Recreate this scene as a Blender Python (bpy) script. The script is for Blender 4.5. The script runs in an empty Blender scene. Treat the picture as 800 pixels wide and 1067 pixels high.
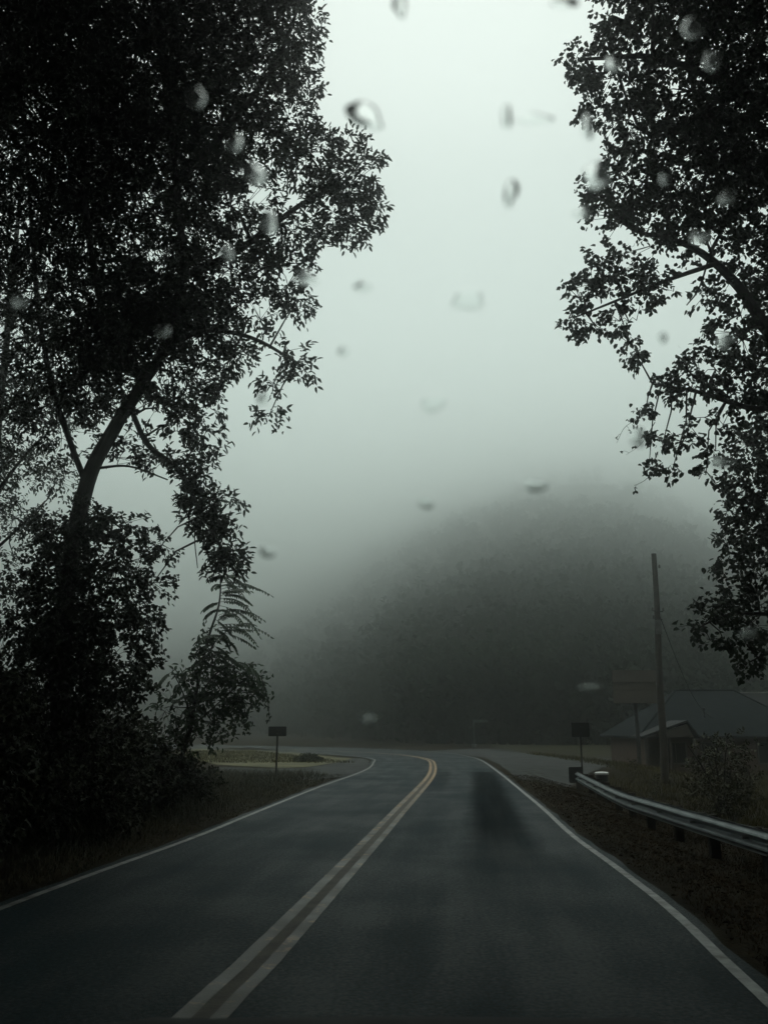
import bpy, bmesh, math, random
import numpy as np
from mathutils import Vector, Matrix, noise as mnoise

random.seed(7)
RNG = np.random.default_rng(7)
PI = math.pi
SC = bpy.context.scene
COL = SC.collection

# ------------------------------------------------------------------ camera frame
F, CX, CY, HZ, EYE = 890.0, 400.0, 533.5, 761.0, 1.5      # focal (px), centre, horizon row, eye height
TH = math.atan((HZ - CY) / F)
ST, CT = math.sin(TH), math.cos(TH)


def ray(px, py):
    u, v = (px - CX) / F, (py - CY) / F
    return Vector((u, CT + ST * v, ST - CT * v))


def at(px, py, Y):
    """point seen at (px, py), Y metres ahead of the driver"""
    r = ray(px, py)
    return r * (Y / r.y) + Vector((0, 0, EYE))


def gnd(px, py, z=0.0):
    r = ray(px, py)
    return r * ((z - EYE) / r.z) + Vector((0, 0, EYE))


# ------------------------------------------------------------------ materials
def mat(name, base, rough=0.7, var=0.25, scale=6.0, col2=None, bump=0.0, bscale=40.0, spec=0.5, metal=0.0,
        detail=6.0, translucent=0.0, coat=0.0, wet=0.0):
    m = bpy.data.materials.new(name)
    m.use_nodes = True
    nt = m.node_tree
    N, L = nt.nodes, nt.links
    b = N['Principled BSDF']
    tc = N.new('ShaderNodeTexCoord')
    nz = N.new('ShaderNodeTexNoise')
    nz.inputs['Scale'].default_value = scale
    nz.inputs['Detail'].default_value = detail
    L.new(tc.outputs['Object'], nz.inputs['Vector'])
    cr = N.new('ShaderNodeValToRGB')
    c1 = [c * (1 - var) for c in base]
    c2 = [min(1, c * (1 + var)) for c in (col2 or base)]
    cr.color_ramp.elements[0].position = 0.32
    cr.color_ramp.elements[1].position = 0.68
    cr.color_ramp.elements[0].color = (*c1, 1)
    cr.color_ramp.elements[1].color = (*c2, 1)
    L.new(nz.outputs['Fac'], cr.inputs['Fac'])
    L.new(cr.outputs['Color'], b.inputs['Base Color'])
    b.inputs['Roughness'].default_value = rough
    b.inputs['Metallic'].default_value = metal
    b.inputs['Specular IOR Level'].default_value = spec
    if coat:
        b.inputs['Coat Weight'].default_value = coat
        b.inputs['Coat Roughness'].default_value = 0.25
    if wet:
        mr = N.new('ShaderNodeMapRange')
        mr.inputs['From Min'].default_value = 0.35
        mr.inputs['From Max'].default_value = 0.65
        mr.inputs['To Min'].default_value = max(0.05, rough - wet)
        mr.inputs['To Max'].default_value = rough
        n2 = N.new('ShaderNodeTexNoise')
        n2.inputs['Scale'].default_value = scale * 0.37
        n2.inputs['Detail'].default_value = 4
        L.new(tc.outputs['Object'], n2.inputs['Vector'])
        L.new(n2.outputs['Fac'], mr.inputs['Value'])
        L.new(mr.outputs['Result'], b.inputs['Roughness'])
    if bump:
        bn = N.new('ShaderNodeTexNoise')
        bn.inputs['Scale'].default_value = bscale
        bn.inputs['Detail'].default_value = 5
        L.new(tc.outputs['Object'], bn.inputs['Vector'])
        bp = N.new('ShaderNodeBump')
        bp.inputs['Strength'].default_value = bump
        bp.inputs['Distance'].default_value = 0.02
        L.new(bn.outputs['Fac'], bp.inputs['Height'])
        L.new(bp.outputs['Normal'], b.inputs['Normal'])
    if translucent:
        tr = N.new('ShaderNodeBsdfTranslucent')
        L.new(cr.outputs['Color'], tr.inputs['Color'])
        mx = N.new('ShaderNodeMixShader')
        mx.inputs['Fac'].default_value = translucent
        L.new(b.outputs['BSDF'], mx.inputs[1])
        L.new(tr.outputs['BSDF'], mx.inputs[2])
        L.new(mx.outputs['Shader'], N['Material Output'].inputs['Surface'])
    return m


M = {}
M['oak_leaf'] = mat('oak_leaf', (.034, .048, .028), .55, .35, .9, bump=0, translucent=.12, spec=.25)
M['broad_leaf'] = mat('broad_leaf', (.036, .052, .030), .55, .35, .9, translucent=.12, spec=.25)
M['sapling_leaf'] = mat('sapling_leaf', (.05, .085, .042), .45, .3, 1.3, translucent=.2, spec=.4)
M['ivy_leaf'] = mat('ivy_leaf', (.027, .038, .02), .6, .3, 1.5, spec=.2)
M['shrub_leaf'] = mat('shrub_leaf', (.028, .038, .02), .6, .4, 1.5, col2=(.036, .042, .02), spec=.2)
M['yard_leaf'] = mat('yard_leaf', (.05, .062, .035), .55, .4, 3, col2=(.08, .075, .04), spec=.3, translucent=.15)
M['bark'] = mat('bark', (.04, .035, .03), .85, .4, 7, bump=.7, bscale=14)
M['pale_bark'] = mat('pale_bark', (.036, .032, .028), .85, .35, 5, bump=.7, bscale=14)
M['grass'] = mat('grass', (.03, .042, .018), .7, .4, .8, col2=(.05, .045, .02), translucent=.1)
M['dry_grass'] = mat('dry_grass', (.06, .05, .02), .8, .4, .5, col2=(.08, .072, .026), spec=.1, translucent=.15)
M['litter'] = mat('litter', (.020, .013, .007), .9, .5, 3, col2=(.034, .021, .01), spec=.03)
M['forest'] = mat('forest', (.021, .030, .018), .9, .25, .05, col2=(.025, .038, .021), spec=.03, translucent=.25)
M['wood'] = mat('wood', (.06, .05, .042), .85, .35, 5, bump=.5, bscale=30)
M['post_wood'] = mat('post_wood', (.028, .024, .02), .9, .35, 5, bump=.5, bscale=30, spec=.1)
M['galv'] = mat('galv', (.13, .145, .15), .5, .3, 3.5, metal=.6, bump=.1, bscale=8)
M['galv_dull'] = mat('galv_dull', (.17, .17, .165), .6, .3, 5, metal=.35)
M['dark_metal'] = mat('dark_metal', (.05, .05, .05), .55, .3, 6, metal=.3)
M['sign_back'] = mat('sign_back', (.035, .037, .036), .6, .25, 9)
M['sign_tan'] = mat('sign_tan', (.105, .088, .072), .7, .18, 2.2)
M['sign_dark'] = mat('sign_dark', (.09, .075, .06), .7, .2, 3)
M['sign_green'] = mat('sign_green', (.16, .2, .18), .5, .15, 4)
M['brick'] = mat('brick', (.12, .075, .055), .85, .3, 4, bump=.3, bscale=12)
M['siding'] = mat('siding', (.13, .12, .10), .8, .15, 2)
M['shingle'] = mat('shingle', (.019, .023, .025), .95, .3, 2.5, spec=.04, bump=.4, bscale=9)
M['shingle_dark'] = mat('shingle_dark', (.018, .018, .019), .95, .3, 3, bump=.4, bscale=9)
M['trim'] = mat('trim', (.35, .35, .34), .6, .12, 4)
M['glass_dark'] = mat('glass_dark', (.02, .022, .024), .12, .1, 4)
M['plastic_dark'] = mat('plastic_dark', (.04, .042, .042), .5, .2, 8)
M['plastic_white'] = mat('plastic_white', (.72, .72, .70), .45, .1, 8)
M['paint_white'] = mat('paint_white', (.21, .21, .20), .6, .35, 9, wet=.2, bump=.2, bscale=80)
M['paint_yellow'] = mat('paint_yellow', (.29, .165, .055), .6, .4, 5, wet=.2, bump=.2, bscale=80)
M['bonnet'] = mat('bonnet', (.016, .017, .018), .7, .1, 20, spec=.15)
M['rubber'] = mat('rubber', (.02, .02, .02), .6, .2, 10)


# ------------------------------------------------------------------ object helpers
def link(name, me, m=None, parent=None, loc=None):
    o = bpy.data.objects.new(name, me)
    COL.objects.link(o)
    if m is not None and me is not None:
        me.materials.append(m)
    if parent is not None:
        o.parent = parent
    if loc is not None:
        o.location = loc
    return o


def tag(o, label=None, cat=None, group=None, kind=None):
    if label:
        o['label'] = label
    if cat:
        o['category'] = cat
    if group:
        o['group'] = group
    if kind:
        o['kind'] = kind
    return o


def empty(name, loc, label, cat, group=None, rz=0):
    o = bpy.data.objects.new(name, None)
    COL.objects.link(o)
    o.location = loc
    o.rotation_euler = (0, 0, rz)
    o.empty_display_size = .2
    return tag(o, label, cat, group)


class MB:
    """collects shapes into one mesh"""

    def __init__(self):
        self.v, self.f = [], []

    def add(self, vs, fs):
        n = len(self.v)
        self.v.extend([tuple(p) for p in vs])
        self.f.extend([tuple(i + n for i in q) for q in fs])
        return self

    def box(self, c, s, rz=0, rx=0, ry=0, bev=0):
        bm = bmesh.new()
        bmesh.ops.create_cube(bm, size=1)
        bmesh.ops.scale(bm, vec=s, verts=bm.verts)
        if bev:
            bmesh.ops.bevel(bm, geom=list(bm.edges), offset=bev, segments=2, affect='EDGES')
        R = Matrix.Rotation(rz, 4, 'Z') @ Matrix.Rotation(ry, 4, 'Y') @ Matrix.Rotation(rx, 4, 'X')
        bm.verts.ensure_lookup_table()
        vs = [R @ v.co + Vector(c) for v in bm.verts]
        fs = [[v.index for v in q.verts] for q in bm.faces]
        bm.free()
        return self.add(vs, fs)

    def tube(self, pts, rad, n=8, caps=True):
        pts = [Vector(p) for p in pts]
        if not hasattr(rad, '__len__'):
            rad = [rad] * len(pts)
        vs, fs = [], []
        up = Vector((.13, .21, 1)).normalized()
        a = None
        for i, p in enumerate(pts):
            d = (pts[min(i + 1, len(pts) - 1)] - pts[max(i - 1, 0)]).normalized()
            if a is None:
                a = d.cross(up if abs(d.dot(up)) < .95 else Vector((1, 0, 0))).normalized()
            else:
                a = (a - d * a.dot(d)).normalized()
            b = d.cross(a)
            for k in range(n):
                t = 2 * PI * k / n
                vs.append(p + (a * math.cos(t) + b * math.sin(t)) * rad[i])
        for i in range(len(pts) - 1):
            for k in range(n):
                k2 = (k + 1) % n
                fs.append((i * n + k, i * n + k2, (i + 1) * n + k2, (i + 1) * n + k))
        if caps:
            fs.append(tuple(range(n))[::-1])
            fs.append(tuple((len(pts) - 1) * n + k for k in range(n)))
        return self.add(vs, fs)

    def lathe(self, prof, n=20, c=(0, 0, 0)):
        c = Vector(c)
        vs, fs = [], []
        for r, z in prof:
            for k in range(n):
                t = 2 * PI * k / n
                vs.append(c + Vector((r * math.cos(t), r * math.sin(t), z)))
        for i in range(len(prof) - 1):
            for k in range(n):
                k2 = (k + 1) % n
                fs.append((i * n + k, i * n + k2, (i + 1) * n + k2, (i + 1) * n + k))
        fs.append(tuple(range(n))[::-1])
        fs.append(tuple((len(prof) - 1) * n + k for k in range(n)))
        return self.add(vs, fs)

    def build(self, name, m, parent=None, loc=None, smooth=False):
        me = bpy.data.meshes.new(name)
        me.from_pydata(self.v, [], self.f)
        me.update()
        if smooth:
            me.shade_smooth()
        return link(name, me, m, parent, loc)


def mesh_np(name, V, quads, m, parent=None, loc=None, smooth=False):
    me = bpy.data.meshes.new(name)
    nv, nq = len(V), len(quads)
    k = quads.shape[1]
    me.vertices.add(nv)
    me.vertices.foreach_set('co', np.ascontiguousarray(V, dtype=np.float32).ravel())
    me.loops.add(nq * k)
    me.loops.foreach_set('vertex_index', np.ascontiguousarray(quads, dtype=np.int32).ravel())
    me.polygons.add(nq)
    me.polygons.foreach_set('loop_start', np.arange(0, nq * k, k, dtype=np.int32))
    me.polygons.foreach_set('loop_total', np.full(nq, k, dtype=np.int32))
    me.update(calc_edges=True)
    if smooth:
        me.shade_smooth()
    return link(name, me, m, parent, loc)


def unit(a):
    return a / np.maximum(np.linalg.norm(a, axis=1, keepdims=True), 1e-9)


class Leaves:
    """many six-cornered folded leaves"""

    def __init__(self):
        self.P, self.D, self.Nn, self.L, self.W = [], [], [], [], []

    def add(self, P, D, L, W, Nn=None):
        n = len(P)
        D = unit(D)
        if Nn is None:
            Nn = RNG.normal(size=(n, 3)) * .7 + np.array([0, 0, 1.])
        self.P.append(P)
        self.D.append(D)
        self.Nn.append(Nn)
        self.L.append(np.broadcast_to(L, n).copy())
        self.W.append(np.broadcast_to(W, n).copy())

    def build(self, name, m, parent=None, origin=(0, 0, 0), wide=.5):
        P = np.concatenate(self.P) - np.array(origin)
        D = np.concatenate(self.D)
        Nn = np.concatenate(self.Nn)
        L = np.concatenate(self.L)[:, None]
        W = np.concatenate(self.W)[:, None]
        S = unit(np.cross(D, Nn))
        U = np.cross(S, D)
        fold = .22 * W
        b = P
        l1 = P + D * L * (.22 + .1 * wide) + S * W * .45 + U * fold
        l2 = P + D * L * .66 + S * W * .42 + U * fold * .8
        t = P + D * L - U * L * .12
        r2 = P + D * L * .66 - S * W * .42 + U * fold * .8
        r1 = P + D * L * (.22 + .1 * wide) - S * W * .45 + U * fold
        V = np.stack([b, l1, l2, t, r2, r1], 1).reshape(-1, 3)
        i = np.arange(len(P))[:, None] * 6
        Q = np.concatenate([i + np.array([[0, 3, 2, 1]]), i + np.array([[0, 5, 4, 3]])])
        return mesh_np(name, V, Q, m, parent)


def smooth01(t):
    t = np.clip(t, 0, 1)
    return t * t * (3 - 2 * t)


def s1(t):
    t = max(0., min(1., t))
    return t * t * (3 - 2 * t)


# ------------------------------------------------------------------ road lines (pixels on the ground -> plan)
def spline(pts, n=12):
    pts = [Vector(p) for p in pts]
    P = [pts[0] * 2 - pts[1]] + pts + [pts[-1] * 2 - pts[-2]]
    out = []
    for i in range(1, len(P) - 2):
        for k in range(n):
            t = k / n
            a, b, c, d = P[i - 1], P[i], P[i + 1], P[i + 2]
            out.append(.5 * ((2 * b) + (c - a) * t + (2 * a - 5 * b + 4 * c - d) * t * t + (3 * b - a - 3 * c + d) * t ** 3))
    out.append(pts[-1])
    return out


def resample(pts, n):
    d = [0]
    for a, b in zip(pts, pts[1:]):
        d.append(d[-1] + (b - a).length)
    out, j = [], 0
    for i in range(n):
        s = d[-1] * i / (n - 1)
        while j < len(pts) - 2 and d[j + 1] < s:
            j += 1
        t = (s - d[j]) / max(1e-9, d[j + 1] - d[j])
        out.append(pts[j].lerp(pts[j + 1], min(1, t)))
    return out


SL = .105
LEFT = [(-5.0, -12), (-3.9, 0)] + [tuple(gnd(*p).xy) for p in ((0, 948), (200, 874), (265, 847.5), (332, 820.5), (370, 807), (385, 800))] \
    + [(-.50, 43.0), (-.52, 47), (-1.15, 51.0), (-2.4, 54.5), (-5.0, 59.5), (-9.5, 66), (-17, 75), (-32, 90)]
RIGHT = [(.45, -12), (1.65, 0)] + [tuple(gnd(*p).xy) for p in ((800, 1045), (700, 950), (640, 903), (595, 870), (565, 842.5), (535, 817.5), (520, 805.5))] \
    + [(4.95, 45), (5.0, 52), (4.5, 59), (3.0, 66), (-.3, 73), (-5, 79.5), (-13, 88), (-29, 104)]
CENT = [(-2.3, -12), (-1.55, 0)] + [tuple(gnd(*p).xy) for p in ((228, 1043), (272, 1000), (366, 900), (409, 853), (449, 808))] \
    + [(2.30, 42.5), (2.28, 47.5), (1.75, 52.5), (.55, 57.5), (-1.8, 63), (-6.6, 70.5), (-14.8, 80.5), (-30.5, 97)]
LEFT = spline([(x, y, 0) for x, y in LEFT])
RIGHT = spline([(x, y, 0) for x, y in RIGHT])
CENT = spline([(x, y, 0) for x, y in CENT])
NR = 260
LEFT_R, RIGHT_R, CENT_R = resample(LEFT, NR), resample(RIGHT, NR), resample(CENT, NR)


def side(pts, i):
    a, b = pts[max(0, i - 1)], pts[min(len(pts) - 1, i + 1)]
    d = (b - a).normalized()
    return Vector((d.y, -d.x, 0))


CA = np.array([(p.x, p.y) for p in CENT_R])
CN = np.array([tuple(side(CENT_R, i).xy) for i in range(NR)])


def road_uv(x, y):
    """signed lateral distance from the centre line (right positive)"""
    q = np.stack([x, y], -1)
    d2 = ((q[:, None, :] - CA[None]) ** 2).sum(-1)
    i = d2.argmin(1)
    s = ((q - CA[i]) * CN[i]).sum(-1)
    return np.sign(s) * np.sqrt(d2[np.arange(len(q)), i])


# ------------------------------------------------------------------ ground height
def interp_deg(phi, table):
    return np.interp(phi, [t[0] for t in table], [t[1] for t in table])


RIDGE_E = [(-180, 24), (-70, 26), (-32, 5), (-24, 5), (-16, 5.5), (-10, 7.0), (-5, 9.4), (0, 12.2), (5, 14.4), (10, 15.5), (15, 15.5), (19, 14.2),
           (24, 10.8), (35, 10), (70, 26), (180, 24)]  # unseen slopes at the sides and back raised to block low sky light
RIDGE_R = [(-180, 380), (-70, 320), (-32, 1400), (-16, 1400), (-6, 1280), (0, 1000), (6, 800), (12, 700), (20, 720), (30, 900), (70, 320), (180, 380)]
FOOT_R = [(-180, 90), (-100, 50), (-40, 260), (-20, 320), (-8, 240), (-3, 160), (2, 108), (8, 101), (15, 101), (22, 112), (40, 110), (100, 60), (180, 90)]


def hill(x, y):
    r = np.hypot(x, y)
    ph = np.degrees(np.arctan2(x, y))
    e = np.tan(np.radians(interp_deg(ph, RIDGE_E)))
    R = interp_deg(ph, RIDGE_R)
    r0 = interp_deg(ph, FOOT_R)
    t = np.clip((r - r0) / (R - r0), 0, None)
    up = np.where(t < 1, t ** 1.08, 1 - .25 * (t - 1))
    bumps = (5 * np.sin(x * .021 + 1.3) * np.sin(y * .017) + 3 * np.sin(x * .043 + y * .011)) * np.clip(t * 1.6, 0, 1)
    return np.maximum(0, e * R * up + bumps * (t > 0))


def zone(x, y):
    """near-ground relief either side of the road"""
    u = road_uv(x, y)
    near = 1 - smooth01((y - 21) / 10)
    r = -.45 * smooth01((u - 3.1) / 2.4) * (1 - smooth01((y - 30) / 9))
    r = r - .85 * smooth01((u - 6.3) / 8.) * (1 - smooth01((y - 62) / 25)) * smooth01((x - 8) / 7.)
    l = .32 * smooth01((-u - 4.0) / 3.) * near + .9 * smooth01((-u - 6.5) / 9) * near
    n = .05 * np.sin(x * 1.7 + y * .6) * np.sin(y * 1.1 - x * .4) * smooth01((np.abs(u) - 3.6) / 1.2) * (1 - .85 * smooth01((y - 26) / 8))
    return np.where(u > 0, r, l) + n


def gz(x, y):
    return float((zone(np.array([float(x)]), np.array([float(y)])) + hill(np.array([float(x)]), np.array([float(y)])))[0])


def graded(lo, hi, c, fine, n):
    out = [c]
    s = fine
    p = c
    while p < hi:
        p += s
        if p - c > n:
            s *= 1.13
        out.append(p)
    s = fine
    p = c
    while p > lo:
        p -= s
        if c - p > n:
            s *= 1.13
        out.insert(0, p)
    return np.array(out)


def ground_mat():
    m = bpy.data.materials.new('ground_soil')
    m.use_nodes = True
    nt = m.node_tree
    N, L = nt.nodes, nt.links
    b = N['Principled BSDF']
    b.inputs['Roughness'].default_value = .85
    b.inputs['Specular IOR Level'].default_value = .03
    tc = N.new('ShaderNodeTexCoord')

    def noise(s, d=6):
        n = N.new('ShaderNodeTexNoise')
        n.inputs['Scale'].default_value = s
        n.inputs['Detail'].default_value = d
        L.new(tc.outputs['Object'], n.inputs['Vector'])
        return n

    n1, n2 = noise(.6), noise(9)
    cr = N.new('ShaderNodeValToRGB')
    e = cr.color_ramp.elements
    e[0].position, e[0].color = .35, (.014, .011, .0065, 1)
    e[1].position, e[1].color = .66, (.028, .022, .011, 1)
    L.new(n1.outputs['Fac'], cr.inputs['Fac'])
    c2 = N.new('ShaderNodeValToRGB')
    c2.color_ramp.elements[0].position, c2.color_ramp.elements[0].color = .3, (.5, .5, .5, 1)
    c2.color_ramp.elements[1].position, c2.color_ramp.elements[1].color = .7, (1.3, 1.25, 1.1, 1)
    L.new(n2.outputs['Fac'], c2.inputs['Fac'])
    mx = N.new('ShaderNodeMixRGB')
    mx.blend_type = 'MULTIPLY'
    mx.inputs['Fac'].default_value = 1
    L.new(cr.outputs['Color'], mx.inputs[1])
    L.new(c2.outputs['Color'], mx.inputs[2])
    L.new(mx.outputs['Color'], b.inputs['Base Color'])
    bp = N.new('ShaderNodeBump')
    bp.inputs['Strength'].default_value = .8
    bp.inputs['Distance'].default_value = .05
    L.new(noise(25).outputs['Fac'], bp.inputs['Height'])
    L.new(bp.outputs['Normal'], b.inputs['Normal'])
    return m


def build_ground():
    xs = graded(-1500, 1500, 0, .55, 14)
    ys = graded(-1500, 1500, 22, .6, 34)
    X, Y = np.meshgrid(xs, ys)
    x, y = X.ravel(), Y.ravel()
    z = hill(x, y)
    nearm = (np.abs(x) < 120) & (y > -60) & (y < 130)
    z[nearm] += zone(x[nearm], y[nearm])
    z -= .012
    nx = len(xs)
    i = (np.arange(len(ys) - 1)[:, None] * nx + np.arange(nx - 1)[None]).ravel()[:, None]
    Q = i + np.array([[0, 1, nx + 1, nx]])
    o = mesh_np('ground', np.stack([x, y, z], 1), Q, ground_mat(), smooth=True)
    tag(o, kind='structure')


build_ground()


def asphalt_mat():
    m = bpy.data.materials.new('asphalt')
    m.use_nodes = True
    nt = m.node_tree
    N, L = nt.nodes, nt.links
    b = N['Principled BSDF']
    tc = N.new('ShaderNodeTexCoord')
    uv = N.new('ShaderNodeUVMap')
    uv.uv_map = 'road'
    sp = N.new('ShaderNodeSeparateXYZ')
    L.new(uv.outputs['UV'], sp.inputs[0])

    def math_(op, a, bb=None, clamp=False):
        n = N.new('ShaderNodeMath')
        n.operation = op
        n.use_clamp = clamp
        for k, v in enumerate((a, bb)):
            if v is None:
                continue
            if isinstance(v, (int, float)):
                n.inputs[k].default_value = v
            else:
                L.new(v, n.inputs[k])
        return n.outputs[0]

    def noise(s, d=6, src=None):
        n = N.new('ShaderNodeTexNoise')
        n.inputs['Scale'].default_value = s
        n.inputs['Detail'].default_value = d
        L.new(src or tc.outputs['Object'], n.inputs['Vector'])
        return n.outputs['Fac']

    def ramp(v, p0, p1):
        n = N.new('ShaderNodeMapRange')
        n.interpolation_type = 'SMOOTHSTEP'
        n.inputs['From Min'].default_value = p0
        n.inputs['From Max'].default_value = p1
        L.new(v, n.inputs['Value'])
        return n.outputs['Result']

    U, V = sp.outputs[0], sp.outputs[1]
    wob = math_('MULTIPLY', math_('SUBTRACT', noise(1.6, 6), .5), .35)
    uw = math_('ADD', U, wob)

    def track(c, w):
        return math_('SUBTRACT', 1, ramp(math_('ABSOLUTE', math_('SUBTRACT', uw, c)), w * .35, w))

    # dark worn wheel paths that start at a seam about 35 m ahead and wear out towards us
    seam = math_('MULTIPLY', math_('SUBTRACT', 1, ramp(V, 32.9, 33.1)), ramp(V, 7.5, 17))
    fine = N.new('ShaderNodeMapping')
    fine.inputs['Scale'].default_value = (1.0, .035, 1)
    L.new(uv.outputs['UV'], fine.inputs['Vector'])
    rag = math_('ADD', .72, math_('MULTIPLY', ramp(noise(9, 3, fine.outputs['Vector']), .3, .7), .28))
    soak = math_('MULTIPLY', math_('MULTIPLY', math_('MAXIMUM', track(1.8, .6), math_('MULTIPLY', math_('MULTIPLY', track(.42, .34), .5), ramp(V, 22, 31))), seam), rag)
    st = N.new('ShaderNodeMapping')
    st.inputs['Scale'].default_value = (1.0, .10, 1)
    L.new(uv.outputs['UV'], st.inputs['Vector'])
    streak = noise(2.2, 6, st.outputs['Vector'])
    grain = noise(30, 2)
    blot = noise(.55, 6)
    cr = N.new('ShaderNodeValToRGB')
    cr.color_ramp.elements[0].position, cr.color_ramp.elements[0].color = .36, (.0016, .0047, .0060, 1)
    cr.color_ramp.elements[1].position, cr.color_ramp.elements[1].color = .64, (.0095, .0222, .0275, 1)
    mixv = math_('ADD', math_('MULTIPLY', blot, .36), math_('ADD', math_('MULTIPLY', streak, .30), math_('MULTIPLY', grain, .34)))
    L.new(mixv, cr.inputs['Fac'])
    mx = N.new('ShaderNodeMixRGB')
    mx.inputs[2].default_value = (.003, .0036, .004, 1)
    L.new(math_('MULTIPLY', soak, .68), mx.inputs['Fac'])
    spk = N.new('ShaderNodeMapRange')
    spk.inputs['From Min'].default_value, spk.inputs['From Max'].default_value = .32, .68
    spk.inputs['To Min'].default_value, spk.inputs['To Max'].default_value = .25, 1.9
    L.new(noise(42, 3), spk.inputs['Value'])
    mm = N.new('ShaderNodeMixRGB')
    mm.blend_type = 'MULTIPLY'
    mm.inputs['Fac'].default_value = 1
    L.new(cr.outputs['Color'], mx.inputs[1])
    L.new(mx.outputs['Color'], mm.inputs[1])
    L.new(spk.outputs['Result'], mm.inputs[2])
    L.new(mm.outputs['Color'], b.inputs['Base Color'])
    r0 = math_('ADD', math_('MULTIPLY', ramp(mixv, .38, .62), .3), .42)
    L.new(math_('ADD', r0, math_('MULTIPLY', soak, .35)), b.inputs['Roughness'])
    L.new(math_('MULTIPLY', math_('SUBTRACT', 1, math_('MULTIPLY', soak, .7)), .09), b.inputs['Specular IOR Level'])
    bp = N.new('ShaderNodeBump')
    bp.inputs['Strength'].default_value = .55
    bp.inputs['Distance'].default_value = .012
    L.new(math_('ADD', noise(120, 3), math_('MULTIPLY', noise(14, 5), .6)), bp.inputs['Height'])
    L.new(bp.outputs['Normal'], b.inputs['Normal'])
    return m


def strip(name, A, B, m, z=0.0, thick=0.0, uvc=None, kind='structure', nlat=1):
    n = len(A)
    vs, uvs = [], []
    for i in range(n):
        for k in range(nlat + 1):
            p = A[i].lerp(B[i], k / nlat)
            vs.append((p.x, p.y, z))
    fs = []
    w = nlat + 1
    for i in range(n - 1):
        for k in range(nlat):
            fs.append((i * w + k, i * w + k + 1, (i + 1) * w + k + 1, (i + 1) * w + k))
    me = bpy.data.meshes.new(name)
    me.from_pydata(vs, [], fs)
    me.update()
    if uvc:
        ul = me.uv_layers.new(name='road')
        for lp in me.loops:
            i, k = divmod(lp.vertex_index, w)
            p = A[i].lerp(B[i], k / nlat)
            c = CENT_R[i]
            ul.data[lp.index].uv = ((p - c).dot(side(CENT_R, i)), p.y)
    o = link(name, me, m)
    tag(o, kind=kind)
    return o


def offset(pts, d):
    return [p + side(pts, i) * d for i, p in enumerate(pts)]


roadL, roadR = offset(LEFT_R, -.16), offset(RIGHT_R, .13)
# ragged pavement edges
roadL = [p + side(LEFT_R, i) * (.06 * mnoise.noise((p.x * 1.3, p.y * 1.3, 3))) for i, p in enumerate(roadL)]
roadR = [p + side(RIGHT_R, i) * (.06 * mnoise.noise((p.x * 1.3, p.y * 1.3, 9))) for i, p in enumerate(roadR)]
strip('road', roadL, roadR, asphalt_mat(), z=.004, uvc=True, nlat=12)


def paint_line(pts, w, m, name):
    n = 1200
    P = resample(pts, n)
    A, B = [], []
    for i, p in enumerate(P):
        s = side(P, i)
        j = .05 * w * mnoise.noise((p.x * 6, p.y * 6, 1)) + .04 * w * mnoise.noise((p.x * 30, p.y * 30, 5))
        k = .05 * w * mnoise.noise((p.x * 6, p.y * 6, 41)) + .04 * w * mnoise.noise((p.x * 30, p.y * 30, 35))
        A.append(p - s * (w / 2 + j))
        B.append(p + s * (w / 2 + k))
    strip(name, A, B, m, z=.009)


def worn(m, amount=.47, scale=3.5, near=0.0):
    """paint worn through to the asphalt in patches"""
    nt = m.node_tree
    N, L = nt.nodes, nt.links
    b = N['Principled BSDF']
    src = b.inputs['Base Color'].links[0].from_socket
    tc = next(n for n in N if n.type == 'TEX_COORD')
    nz = N.new('ShaderNodeTexNoise')
    nz.inputs['Scale'].default_value = scale
    nz.inputs['Detail'].default_value = 9
    nz.inputs['Roughness'].default_value = .7
    L.new(tc.outputs['Object'], nz.inputs['Vector'])
    mr = N.new('ShaderNodeMapRange')
    mr.inputs['From Min'].default_value = amount - .1
    mr.inputs['From Max'].default_value = amount + .1
    L.new(nz.outputs['Fac'], mr.inputs['Value'])
    mx = N.new('ShaderNodeMixRGB')
    if near:                       # the stretch before the bend is worn more
        sp = N.new('ShaderNodeSeparateXYZ')
        L.new(tc.outputs['Object'], sp.inputs[0])
        m2 = N.new('ShaderNodeMapRange')
        m2.inputs['From Min'].default_value, m2.inputs['From Max'].default_value = 12, 34
        m2.inputs['To Min'].default_value, m2.inputs['To Max'].default_value = -near, .08
        L.new(sp.outputs['Y'], m2.inputs['Value'])
        ad = N.new('ShaderNodeMath')
        ad.operation = 'ADD'
        L.new(nz.outputs['Fac'], ad.inputs[0])
        L.new(m2.outputs['Result'], ad.inputs[1])
        L.new(ad.outputs[0], mr.inputs['Value'])
    mx.inputs[1].default_value = (.050, .043, .031, 1)
    L.new(mr.outputs['Result'], mx.inputs['Fac'])
    L.new(src, mx.inputs[2])
    L.new(mx.outputs['Color'], b.inputs['Base Color'])


worn(M['paint_white'], .40)
worn(M['paint_yellow'], .46, 5, .185)
M['worn_seam'] = mat('worn_seam', (.05, .042, .030), .8, .4, 5, bump=.3, bscale=60)


def seam(pts, w):
    P = resample(pts, 900)
    strip('centre_seam', offset(P, -w / 2), offset(P, w / 2), M['worn_seam'], z=.0065)


seam(CENT_R, .11)
paint_line(LEFT, .085, M['paint_white'], 'edge_line')
paint_line(RIGHT, .085, M['paint_white'], 'edge_line')
paint_line(offset(CENT_R, -.10), .105, M['paint_yellow'], 'centre_line')
paint_line(offset(CENT_R, .10), .095, M['paint_yellow'], 'centre_line')


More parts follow.
